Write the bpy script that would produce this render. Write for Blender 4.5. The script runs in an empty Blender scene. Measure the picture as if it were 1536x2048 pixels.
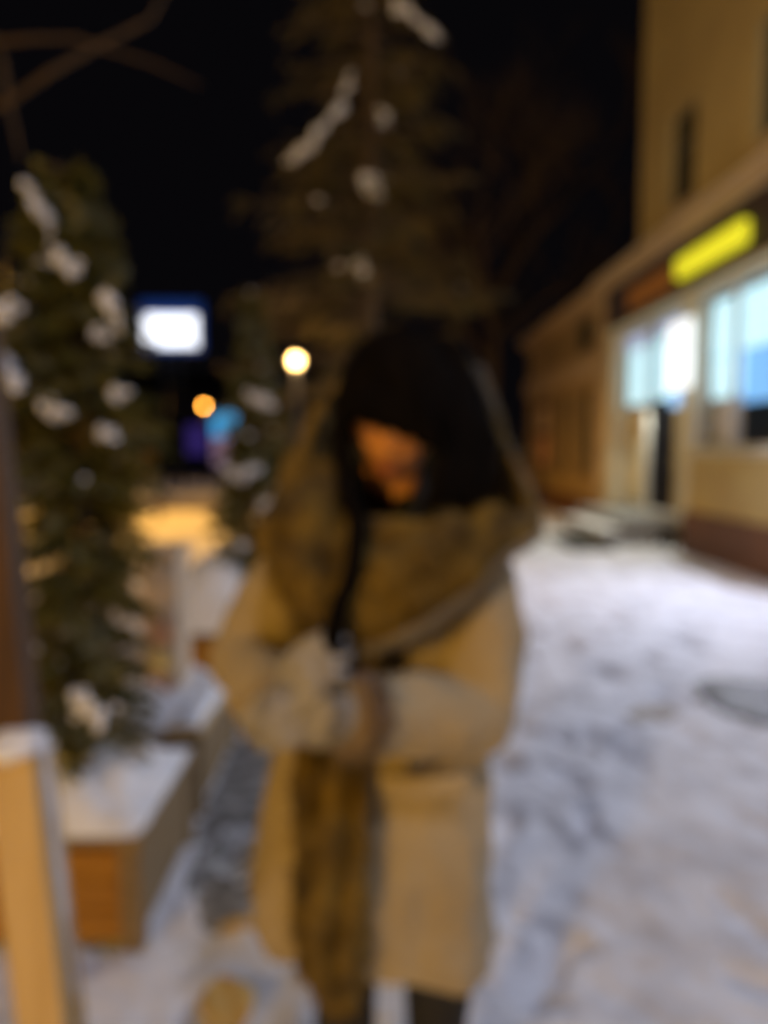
import bpy, bmesh, math, random
from mathutils import Vector, Matrix, noise
random.seed(7)
R = math.radians
PI = math.pi
scene = bpy.context.scene
COL = scene.collection

# ------------------------------------------------------------------ camera
CAM_H = 1.46
PITCH = R(4.8)
YAW = R(-0.7)
F = 1480.0
cam_d = bpy.data.cameras.new('camera')
cam = bpy.data.objects.new('camera', cam_d)
COL.objects.link(cam)
cam.location = (0, 0, CAM_H)
cam.rotation_euler = (PI / 2 - PITCH, 0, YAW)
cam_d.sensor_fit = 'VERTICAL'
cam_d.sensor_height = 36.0
cam_d.sensor_width = 27.0
cam_d.lens = 36.0 * F / 2048
cam_d.clip_start = 0.02
cam_d.clip_end = 900
# the photograph was taken with the lens focused far too close: everything is out of focus
cam_d.dof.use_dof = True
cam_d.dof.focus_distance = 0.10
cam_d.dof.aperture_fstop = 8.6
scene.camera = cam

# ------------------------------------------------------------------ world and exposure
world = bpy.data.worlds.new('World')
scene.world = world
world.use_nodes = True
wn = world.node_tree
bg = wn.nodes['Background']
sky = wn.nodes.new('ShaderNodeTexSky')
sky.sky_type = 'NISHITA'
sky.sun_disc = False
sky.sun_elevation = R(-9.0)
sky.sun_rotation = R(160)
mixw = wn.nodes.new('ShaderNodeMix')
mixw.data_type = 'RGBA'
mixw.blend_type = 'ADD'
mixw.inputs[0].default_value = 1.0
mixw.inputs[7].default_value = (0.017, 0.015, 0.020, 1)   # town glow on the night sky
wn.links.new(sky.outputs[0], mixw.inputs[6])
wn.links.new(mixw.outputs[2], bg.inputs[0])
bg.inputs[1].default_value = 0.12
scene.view_settings.view_transform = 'Standard'
scene.view_settings.look = 'None'
scene.view_settings.exposure = 0.0
scene.view_settings.gamma = 1.0
scene.cycles.use_denoising = True
scene.cycles.max_bounces = 5
scene.cycles.sample_clamp_indirect = 4.0

def light(name, kind, loc, power, color, size=0.15, target=None, spot=None, size_y=None):
    d = bpy.data.lights.new(name, kind)
    d.energy = power
    d.color = color
    if kind == 'AREA':
        d.size = size
        if size_y:
            d.shape = 'RECTANGLE'
            d.size_y = size_y
    else:
        d.shadow_soft_size = size
    o = bpy.data.objects.new(name, d)
    COL.objects.link(o)
    o.location = loc
    if target is not None:
        o.rotation_euler = (Vector(target) - Vector(loc)).to_track_quat('-Z', 'Y').to_euler()
    if spot:
        d.spot_size = R(spot)
        d.spot_blend = 0.6
    return o

SODIUM = (1.0, 0.50, 0.10)
WARM = (1.0, 0.60, 0.25)
COOL = (0.80, 0.83, 1.0)
# street lamps out of view behind and beside the photographer, and one added fill spot
light('street_light_near', 'POINT', (-2.9, -4.6, 2.7), 860, (1.0, 0.56, 0.075), 0.20)
light('street_light_right', 'POINT', (1.0, -2.4, 6.6), 360, (0.78, 0.80, 1.0), 0.25)
light('street_light_shop_side', 'POINT', (3.9, 1.0, 5.6), 310, (0.77, 0.80, 1.0), 0.25)
light('fill_spot_across', 'SPOT', (-4.0, 6.2, 6.2), 430, (1.0, 0.60, 0.14), 0.20, (3.6, 10.8, 6.2), 88)  # added spot, no lamp known there; brightens the building wall and tall spruce
# sodium lamp down the street, shaded so that it throws its light downwards
light('street_light_far', 'SPOT', (-5.6, 13.6, 5.4), 2300, (1.0, 0.48, 0.07), 0.2, (-4.6, 14.2, 0), 140)

# ------------------------------------------------------------------ pixel of the photo -> world point at depth Y
_M = cam.rotation_euler.to_matrix()
def P(px, py, d):
    v = _M @ Vector(((px - 768) / F, -(py - 1024) / F, -1.0))
    s = d / v.y
    return Vector((v.x * s, d, CAM_H + v.z * s))

# ------------------------------------------------------------------ materials
def mat(name, col, rough=0.8, col2=None, scale=8.0, bump=0.0, bscale=40.0, emit=None, estr=0.0,
        detail=4.0, lo=0.35, hi=0.65, metal=0.0, stretch=None, sheen=0.0, sss=0.0):
    m = bpy.data.materials.new(name)
    m.use_nodes = True
    nt = m.node_tree
    b = nt.nodes['Principled BSDF']
    b.inputs['Roughness'].default_value = rough
    b.inputs['Metallic'].default_value = metal
    b.inputs['Base Color'].default_value = (*col, 1)
    if sheen:
        b.inputs['Sheen Weight'].default_value = sheen
    if sss:
        b.inputs['Subsurface Weight'].default_value = sss
        b.inputs['Subsurface Radius'].default_value = (0.01, 0.004, 0.002)
    tc = nt.nodes.new('ShaderNodeTexCoord')
    src = tc.outputs['Object']
    if stretch:
        mp = nt.nodes.new('ShaderNodeMapping')
        mp.inputs['Scale'].default_value = stretch
        nt.links.new(src, mp.inputs[0])
        src = mp.outputs[0]
    if col2:
        n = nt.nodes.new('ShaderNodeTexNoise')
        n.inputs['Scale'].default_value = scale
        n.inputs['Detail'].default_value = detail
        nt.links.new(src, n.inputs['Vector'])
        mr = nt.nodes.new('ShaderNodeMapRange')
        mr.inputs[1].default_value = lo
        mr.inputs[2].default_value = hi
        nt.links.new(n.outputs[0], mr.inputs[0])
        mx = nt.nodes.new('ShaderNodeMix')
        mx.data_type = 'RGBA'
        mx.inputs[6].default_value = (*col, 1)
        mx.inputs[7].default_value = (*col2, 1)
        nt.links.new(mr.outputs[0], mx.inputs[0])
        nt.links.new(mx.outputs[2], b.inputs['Base Color'])
    if bump:
        n2 = nt.nodes.new('ShaderNodeTexNoise')
        n2.inputs['Scale'].default_value = bscale
        n2.inputs['Detail'].default_value = 5
        nt.links.new(src, n2.inputs['Vector'])
        bp = nt.nodes.new('ShaderNodeBump')
        bp.inputs['Strength'].default_value = bump
        bp.inputs['Distance'].default_value = 0.02
        nt.links.new(n2.outputs[0], bp.inputs['Height'])
        nt.links.new(bp.outputs[0], b.inputs['Normal'])
    if emit:
        b.inputs['Emission Color'].default_value = (*emit, 1)
        b.inputs['Emission Strength'].default_value = estr
    return m

M = {}
M['snow_ground'] = mat('trodden_snow', (0.76, 0.77, 0.82), 0.75, (0.50, 0.495, 0.53), 3.0, 0.6, 22, lo=0.44, hi=0.68, detail=7)
M['snow'] = mat('fresh_snow', (0.86, 0.86, 0.88), 0.6, (0.78, 0.78, 0.81), 12, 0.35, 60)
M['slush'] = mat('brown_slush', (0.33, 0.26, 0.20), 0.6, (0.20, 0.16, 0.13), 1.2, 0.5, 10)
M['grey_patch'] = mat('grey_speckled', (0.13, 0.125, 0.12), 0.55, (0.50, 0.50, 0.50), 9, 0.6, 30, lo=0.45, hi=0.72, detail=8)
M['dark_paving'] = mat('dark_paving', (0.045, 0.045, 0.05), 0.5, (0.12, 0.12, 0.13), 9, 0.6, 30)
M['coat'] = mat('beige_wool', (0.47, 0.38, 0.235), 0.92, (0.37, 0.285, 0.16), 5, 0.35, 180, sheen=0.1)
M['shawl'] = mat('olive_knit', (0.26, 0.160, 0.014), 0.95, (0.065, 0.037, 0.004), 11, 0.9, 120, sheen=0.05, detail=6)
M['shawl_trim'] = mat('pale_fur', (0.25, 0.19, 0.09), 0.95, (0.13, 0.09, 0.035), 30, 1.0, 200, sheen=0.5)
M['fur'] = mat('brown_fur', (0.24, 0.12, 0.035), 0.95, (0.13, 0.06, 0.02), 30, 1.0, 220, sheen=0.4)
M['glove'] = mat('white_wool', (0.56, 0.53, 0.49), 0.95, (0.36, 0.32, 0.27), 25, 0.8, 220, sheen=0.2)
M['hair'] = mat('black_hair', (0.004, 0.0032, 0.003), 0.8, (0.008, 0.006, 0.005), 18, 0.6, 90, stretch=(3, 3, 0.4))
M['hair'].node_tree.nodes['Principled BSDF'].inputs['Specular IOR Level'].default_value = 0.02
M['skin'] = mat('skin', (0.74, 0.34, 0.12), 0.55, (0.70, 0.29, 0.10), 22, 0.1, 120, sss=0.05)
M['lip'] = mat('lips', (0.42, 0.10, 0.09), 0.45)
M['eye_white'] = mat('eye_white', (0.7, 0.68, 0.65), 0.25)
M['iris'] = mat('iris', (0.03, 0.018, 0.01), 0.2)
M['black_cloth'] = mat('black_cloth', (0.012, 0.012, 0.014), 0.85, (0.022, 0.020, 0.020), 30, 0.3, 200)
M['boot'] = mat('black_boot', (0.012, 0.011, 0.011), 0.45, bump=0.2, bscale=60)
M['horn'] = mat('dark_button', (0.06, 0.045, 0.03), 0.35)
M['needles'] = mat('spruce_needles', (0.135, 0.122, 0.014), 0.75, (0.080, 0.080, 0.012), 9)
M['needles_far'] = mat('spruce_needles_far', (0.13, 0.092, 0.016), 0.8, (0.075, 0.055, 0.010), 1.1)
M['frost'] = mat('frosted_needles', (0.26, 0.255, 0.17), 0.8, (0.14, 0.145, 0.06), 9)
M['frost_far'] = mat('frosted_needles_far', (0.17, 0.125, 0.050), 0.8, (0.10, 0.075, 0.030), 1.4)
M['bark'] = mat('bark', (0.11, 0.07, 0.038), 0.95, (0.06, 0.04, 0.022), 20, 0.9, 60, stretch=(1, 1, 0.3))
M['bark_red'] = mat('reddish_bark', (0.085, 0.048, 0.015), 0.9, (0.05, 0.028, 0.010), 18, 0.7, 70)
M['planter'] = mat('orange_boards', (0.54, 0.25, 0.015), 0.7, (0.36, 0.15, 0.010), 3.0, 0.5, 40, stretch=(1.5, 1.5, 14))  # orange, for the front and back panels
M['planter_side'] = mat('dull_brown_boards', (0.30, 0.20, 0.09), 0.75, (0.22, 0.15, 0.07), 3.0, 0.5, 40, stretch=(1.5, 1.5, 14))  # duller brown, for side panels, corner posts and rim
M['pale_wood'] = mat('pale_wood', (0.70, 0.50, 0.24), 0.7, (0.60, 0.41, 0.18), 4.0, 0.4, 40, stretch=(12, 12, 0.8))
M['dark_wood'] = mat('dark_wood', (0.11, 0.050, 0.012), 0.75, (0.07, 0.032, 0.010), 4.0, 0.5, 40, stretch=(12, 12, 0.8))
M['stone'] = mat('beige_render', (0.66, 0.50, 0.33), 0.85, (0.56, 0.42, 0.28), 6, 0.5, 50)
M['notice'] = mat('faded_notice', (0.72, 0.42, 0.25), 0.8, (0.60, 0.30, 0.15), 9)
M['notice_y'] = mat('yellow_notice', (0.75, 0.58, 0.22), 0.8, (0.65, 0.5, 0.2), 9)
M['wall'] = mat('ochre_render', (0.46, 0.36, 0.15), 0.9, (0.36, 0.27, 0.11), 0.5, 0.4, 30)
M['wall2'] = mat('ochre_render_low', (0.42, 0.29, 0.12), 0.9, (0.30, 0.22, 0.10), 0.9, 0.4, 30)
M['cream'] = mat('cream_paint', (0.66, 0.60, 0.40), 0.8, (0.58, 0.52, 0.34), 2, 0.2, 40)
M['cornice'] = mat('cornice_paint', (0.52, 0.40, 0.24), 0.85, (0.44, 0.33, 0.19), 2, 0.2, 40)
M['panel_ochre'] = mat('ochre_panel', (0.48, 0.36, 0.13), 0.8, (0.42, 0.30, 0.11), 2, 0.2, 40)
M['brown_plinth'] = mat('brown_plinth', (0.14, 0.058, 0.022), 0.7, (0.09, 0.038, 0.018), 3, 0.4, 40)
M['fascia'] = mat('dark_fascia', (0.050, 0.032, 0.030), 0.6, (0.032, 0.022, 0.024), 1.5)
M['dark_glass'] = mat('dark_glass', (0.020, 0.022, 0.018), 0.12)
M['window_frame'] = mat('window_frame', (0.09, 0.085, 0.06), 0.6)
M['white_frame'] = mat('white_frame', (0.62, 0.62, 0.60), 0.5)
M['sign_yellow'] = mat('yellow_sign', (0.5, 0.5, 0.02), 0.5, emit=(0.80, 0.74, 0.022), estr=0.93)
M['sign_orange'] = mat('orange_sign', (0.16, 0.065, 0.012), 0.6, emit=(0.30, 0.09, 0.008), estr=0.28)
M['light_cyan'] = mat('lit_cyan', (0.5, 0.7, 0.8), 0.5, emit=(0.50, 0.84, 0.98), estr=1.05)
M['light_blue'] = mat('lit_blue', (0.2, 0.4, 0.8), 0.5, emit=(0.16, 0.46, 0.88), estr=0.95)
M['light_pale'] = mat('lit_pale', (0.5, 0.6, 0.8), 0.5, emit=(0.36, 0.44, 0.66), estr=0.75)
M['light_white'] = mat('lit_white', (0.8, 0.9, 1.0), 0.5, emit=(0.94, 0.98, 1.0), estr=1.15)
M['shop_wall'] = mat('shop_interior', (0.16, 0.13, 0.12), 0.8, (0.09, 0.08, 0.09), 2.5)
M['goods'] = mat('shop_goods', (0.30, 0.20, 0.12), 0.6, (0.10, 0.12, 0.22), 8)
M['screen'] = mat('white_screen', (0.8, 0.8, 0.8), 0.5, emit=(0.97, 0.98, 1.0), estr=1.6)
M['blue_halo'] = mat('blue_halo_glow', (0.01, 0.03, 0.10), 0.5, emit=(0.003, 0.022, 0.12), estr=0.6)  # emission painted in for the glow round the lit screen
M['lamp_warm'] = mat('lamp_globe', (0.8, 0.7, 0.4), 0.4, emit=(1.0, 0.80, 0.44), estr=0.9)
M['lamp_warm2'] = mat('lamp_globe_far', (0.8, 0.6, 0.3), 0.4, emit=(1.0, 0.66, 0.30), estr=0.42)
M['lamp_sodium'] = mat('lamp_sodium', (0.8, 0.6, 0.3), 0.4, emit=(1.0, 0.58, 0.14), estr=2.0)
M['iron'] = mat('dark_iron', (0.03, 0.03, 0.03), 0.5, metal=0.5)
M['blue_sign'] = mat('blue_sign', (0.02, 0.2, 0.5), 0.5, emit=(0.022, 0.26, 0.56), estr=1.25)
M['lilac'] = mat('lilac_panel', (0.3, 0.22, 0.3), 0.6, emit=(0.20, 0.13, 0.22), estr=0.8)
M['violet'] = mat('violet_light', (0.05, 0.03, 0.2), 0.6, emit=(0.045, 0.025, 0.19), estr=0.5)
M['night_wall'] = mat('night_wall', (0.035, 0.030, 0.050), 0.9, (0.02, 0.018, 0.03), 0.3)
M['orange_post'] = mat('orange_post', (0.55, 0.28, 0.06), 0.8, (0.45, 0.22, 0.05), 3)
M['rubber'] = mat('black_mat', (0.018, 0.020, 0.018), 0.8, bump=0.5, bscale=80)
M['step'] = mat('concrete_step', (0.32, 0.32, 0.31), 0.9, (0.24, 0.24, 0.24), 6, 0.4, 60)
M['leaf'] = mat('warm_patch_yellow', (0.75, 0.50, 0.16), 0.7, (0.62, 0.38, 0.10), 20)  # yellow stands in for warm light falling on the snow

# ------------------------------------------------------------------ geometry helpers
def props(o, label=None, cat=None, group=None, kind=None):
    if label: o['label'] = label
    if cat: o['category'] = cat
    if group: o['group'] = group
    if kind: o['kind'] = kind
    return o

def root(name, loc, label, cat, group=None, rz=0.0):
    o = bpy.data.objects.new(name, None)
    COL.objects.link(o)
    o.location = loc
    o.rotation_euler = (0, 0, rz)
    o.empty_display_size = 0.2
    return props(o, label, cat, group)

def link(name, me, m, parent=None, smooth=False):
    """vertices are given in world coordinates; the object gets its parent's frame"""
    if m is not None and not me.materials:
        me.materials.append(m)
    if smooth:
        me.polygons.foreach_set('use_smooth', [True] * len(me.polygons))
    o = bpy.data.objects.new(name, me)
    COL.objects.link(o)
    if parent is not None:
        T = Matrix.Identity(4)
        p = parent
        chain = []
        while p is not None:
            chain.append(p)
            p = p.parent
        for q in reversed(chain):
            T = T @ (Matrix.Translation(q.location) @ q.rotation_euler.to_matrix().to_4x4())
        me.transform(T.inverted())
        o.parent = parent
    me.update()
    return o

class MB:
    def __init__(s):
        s.v = []
        s.f = []
    def add(s, vs, fs):
        n = len(s.v)
        s.v += [tuple(v) for v in vs]
        s.f += [tuple(i + n for i in f) for f in fs]
        return s
    def box(s, x0, x1, y0, y1, z0, z1, bev=0.0):
        if bev <= 0:
            s.add([(x0, y0, z0), (x1, y0, z0), (x1, y1, z0), (x0, y1, z0), (x0, y0, z1), (x1, y0, z1), (x1, y1, z1), (x0, y1, z1)],
                  [(0, 3, 2, 1), (4, 5, 6, 7), (0, 1, 5, 4), (1, 2, 6, 5), (2, 3, 7, 6), (3, 0, 4, 7)])
            return s
        bm = bmesh.new()
        bmesh.ops.create_cube(bm, size=1)
        for v in bm.verts:
            v.co = Vector(((x0 + x1) / 2 + v.co.x * (x1 - x0), (y0 + y1) / 2 + v.co.y * (y1 - y0), (z0 + z1) / 2 + v.co.z * (z1 - z0)))
        bmesh.ops.bevel(bm, geom=list(bm.edges), offset=bev, segments=2, affect='EDGES', profile=0.5)
        bm.verts.index_update()
        s.add([v.co[:] for v in bm.verts], [[v.index for v in f.verts] for f in bm.faces])
        bm.free()
        return s
    def tube(s, pts, rad, n=8, cap=True):
        pts = [Vector(p) for p in pts]
        if not hasattr(rad, '__len__'):
            rad = [rad] * len(pts)
        vs, fs = [], []
        prev = None
        for i, p in enumerate(pts):
            d = (pts[min(i + 1, len(pts) - 1)] - pts[max(i - 1, 0)])
            if d.length < 1e-9:
                d = Vector((0, 0, 1))
            d.normalize()
            if prev is None:
                a = d.orthogonal().normalized()
            else:
                a = prev - d * prev.dot(d)
                a = a.normalized() if a.length > 1e-6 else d.orthogonal().normalized()
            prev = a
            b = d.cross(a)
            for k in range(n):
                t = 2 * PI * k / n
                vs.append(p + (a * math.cos(t) + b * math.sin(t)) * rad[i])
        for i in range(len(pts) - 1):
            for k in range(n):
                fs.append((i * n + k, i * n + (k + 1) % n, (i + 1) * n + (k + 1) % n, (i + 1) * n + k))
        if cap:
            fs.append(tuple(range(n - 1, -1, -1)))
            fs.append(tuple((len(pts) - 1) * n + k for k in range(n)))
        return s.add(vs, fs)
    def ball(s, c, r, nu=14, nv=9, mtx=None, wob=0.0, wsc=3.0):
        c = Vector(c)
        if not hasattr(r, '__len__'):
            r = (r, r, r)
        vs = [Vector((0, 0, 1))]
        for j in range(1, nv):
            t = PI * j / nv
            for i in range(nu):
                a = 2 * PI * i / nu
                vs.append(Vector((math.sin(t) * math.cos(a), math.sin(t) * math.sin(a), math.cos(t))))
        vs.append(Vector((0, 0, -1)))
        out = []
        for v in vs:
            q = 1.0
            if wob:
                q += wob * noise.noise(v * wsc + c * 7.3)
            w = Vector((v.x * r[0] * q, v.y * r[1] * q, v.z * r[2] * q))
            if mtx is not None:
                w = mtx @ w
            out.append(c + w)
        fs = []
        for i in range(nu):
            fs.append((0, 1 + i, 1 + (i + 1) % nu))
        for j in range(nv - 2):
            for i in range(nu):
                a = 1 + j * nu
                fs.append((a + i, a + nu + i, a + nu + (i + 1) % nu, a + (i + 1) % nu))
        L = len(vs) - 1
        a = 1 + (nv - 2) * nu
        for i in range(nu):
            fs.append((a + i, L, a + (i + 1) % nu))
        return s.add(out, fs)
    def caps(s, pts, rads, n=14):
        """chain of round-ended tapered limbs, to be fused by remeshing"""
        s.tube(pts, rads, n)
        for p, r in zip(pts, rads):
            s.ball(p, r, 14, 10)
        return s
    def loft(s, rings, closed=True, capb=True, capt=True):
        n = len(rings[0])
        vs = [p for r in rings for p in r]
        fs = []
        m = n if closed else n - 1
        for i in range(len(rings) - 1):
            for k in range(m):
                fs.append((i * n + k, i * n + (k + 1) % n, (i + 1) * n + (k + 1) % n, (i + 1) * n + k))
        if closed and capb: fs.append(tuple(range(n - 1, -1, -1)))
        if closed and capt: fs.append(tuple((len(rings) - 1) * n + k for k in range(n)))
        return s.add(vs, fs)
    def mesh(s, name='m'):
        me = bpy.data.meshes.new(name)
        me.from_pydata(s.v, [], s.f)
        me.update()
        return me
    def build(s, name, m, parent=None, smooth=False):
        return link(name, s.mesh(name), m, parent, smooth)

def evaluated(me, mods):
    """run modifiers on a mesh and return the result as a new mesh"""
    o = bpy.data.objects.new('tmp', me)
    COL.objects.link(o)
    for kind, kw in mods:
        md = o.modifiers.new(kind, kind)
        for k, v in kw.items():
            setattr(md, k, v)
    dg = bpy.context.evaluated_depsgraph_get()
    dg.update()
    new = bpy.data.meshes.new_from_object(o.evaluated_get(dg))
    bpy.data.objects.remove(o)
    return new

def fused(mb, voxel, smooth_it=6, fac=0.5):
    bm = bmesh.new()
    me = mb.mesh()
    bm.from_mesh(me)
    bmesh.ops.recalc_face_normals(bm, faces=bm.faces)
    bm.to_mesh(me)
    bm.free()
    return evaluated(me, [('REMESH', dict(mode='VOXEL', voxel_size=voxel, use_smooth_shade=True)),
                          ('SMOOTH', dict(factor=fac, iterations=smooth_it))])

def wrinkle(me, amp, sc, stretch=(1, 1, 1)):
    me.update()
    nrm = [v.normal.copy() for v in me.vertices]
    for v, n in zip(me.vertices, nrm):
        q = Vector((v.co.x * stretch[0], v.co.y * stretch[1], v.co.z * stretch[2])) * sc
        v.co += n * amp * (noise.noise(q) + 0.5 * noise.noise(q * 2.3))
    me.update()

def lerp_table(tab, x):
    if x <= tab[0][0]: return tab[0][1:]
    for a, b in zip(tab, tab[1:]):
        if x <= b[0]:
            t = (x - a[0]) / (b[0] - a[0])
            t = t * t * (3 - 2 * t) if False else t
            return tuple(a[i] + (b[i] - a[i]) * t for i in range(1, len(a)))
    return tab[-1][1:]

# ================================================================== SETTING: ground
def axis(dense0, dense1, step, far0, far1):
    a = []
    x = dense0
    while x < dense1:
        a.append(x); x += step
    a.append(dense1)
    x, s = dense1, step
    while x < far1:
        s *= 1.16; x += s; a.append(min(x, far1))
    x, s = dense0, step
    while x > far0:
        s *= 1.16; x -= s; a.insert(0, max(x, far0))
    return a

xs = axis(-1.8, 3.0, 0.028, -350, 350)
ys = axis(0.3, 5.6, 0.030, -60, 700)
# footprints trodden into the snow
prints = []
rf = random.Random(5)
for _ in range(230):
    prints.append((rf.uniform(-1.6, 3.6), rf.uniform(0.8, 9.0), rf.gauss(0.25, 0.5)))
pgrid = {}
for p in prints:
    pgrid.setdefault((int(p[0] // 0.5), int(p[1] // 0.5)), []).append(p)
def ground_z(x, y):
    d = math.hypot(x, y)
    fade = max(0.0, 1 - d / 16.0)
    z = 0.030 * noise.noise(Vector((x * 0.9, y * 0.9, 0))) + 0.016 * noise.noise(Vector((x * 5, y * 5, 3))) + 0.020 * noise.noise(Vector((x * 13, y * 13, 5)))
    z *= fade
    if fade > 0:
        ci, cj = int(x // 0.5), int(y // 0.5)
        for i in (-1, 0, 1):
            for j in (-1, 0, 1):
                for (a, b, r) in pgrid.get((ci + i, cj + j), ()):
                    dx, dy = x - a, y - b
                    u = dx * math.cos(r) + dy * math.sin(r)
                    w = -dx * math.sin(r) + dy * math.cos(r)
                    q = (u / 0.055) ** 2 + (w / 0.14) ** 2
                    if q < 2.6:
                        z += -0.034 * math.exp(-q ** 2) + 0.011 * math.exp(-((q - 1.6) ** 2) * 4)
    return z
gv = [(x, y, ground_z(x, y)) for y in ys for x in xs]
nx = len(xs)
gf = [(j * nx + i, j * nx + i + 1, (j + 1) * nx + i + 1, (j + 1) * nx + i) for j in range(len(ys) - 1) for i in range(nx - 1)]
props(MB().add(gv, gf).build('ground', M['snow_ground'], None, True), kind='structure')

def irregular_sheet(name, cx, cy, rx, ry, m, rz=0.0, seed=0, lift=0.005):
    """a thin skin following the ground, with a ragged outline"""
    mb = MB()
    rings, segs = 10, 44
    vs = [(cx, cy, ground_z(cx, cy) + lift)]
    for r in range(1, rings + 1):
        for k in range(segs):
            a = 2 * PI * k / segs
            q = r / rings * (1 + 0.30 * noise.noise(Vector((math.cos(a) * 1.6, math.sin(a) * 1.6, seed))) + 0.14 * noise.noise(Vector((math.cos(a) * 5, math.sin(a) * 5, seed))))
            u, w = rx * q * math.cos(a), ry * q * math.sin(a)
            x = cx + u * math.cos(rz) - w * math.sin(rz)
            y = cy + u * math.sin(rz) + w * math.cos(rz)
            vs.append((x, y, ground_z(x, y) + (lift if r < rings else -0.004)))
    fs = [(0, 1 + k, 1 + (k + 1) % segs) for k in range(segs)]
    for r in range(rings - 1):
        a = 1 + r * segs
        for k in range(segs):
            fs.append((a + k, a + segs + k, a + segs + (k + 1) % segs, a + (k + 1) % segs))
    o = mb.add(vs, fs).build(name, m, None, True)
    return props(o, kind='structure')
irregular_sheet('ground_patch', -0.50, 3.05, 0.22, 0.85, M['grey_patch'], 0.03, 3)  # dark grey sheet with paler speckles, beside the planters
irregular_sheet('ground_patch', 2.28, 4.15, 0.40, 0.42, M['dark_paving'], 0.1, 8, 0.02)
irregular_sheet('ground_patch', 1.55, 4.0, 0.20, 0.10, M['slush'], 0.5, 12)
irregular_sheet('ground_patch', 4.15, 8.6, 0.32, 1.6, M['slush'], 0.0, 14)
# cross street of brown slush between the snow verges
props(MB().add([(-70, 17.2, 0.006), (3.4, 17.2, 0.006), (3.4, 21.2, 0.006), (-70, 21.2, 0.006)], [(0, 1, 2, 3)]).build('road', M['slush']), kind='structure')
# snow bank along the far verge
def bank(name, x0, x1, y, h, w, m, seed):
    rings = []
    n = 60
    for i in range(n + 1):
        x = x0 + (x1 - x0) * i / n
        ring = []
        for k in range(9):
            t = k / 8
            hh = h * math.sin(PI * t) ** 0.8 * (0.75 + 0.5 * noise.noise(Vector((x * 0.6, t * 2, seed))))
            ring.append((x, y + (t - 0.5) * w, hh - 0.02))
        rings.append(ring)
    return MB().loft(rings, closed=False).build(name, m, None, True)
props(bank('snow_bank', -40, 2.0, 22.6, 0.30, 1.8, M['snow'], 2), kind='structure')
props(bank('snow_bank', -30, 0.0, 16.2, 0.16, 1.4, M['snow'], 6), kind='structure')

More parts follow.
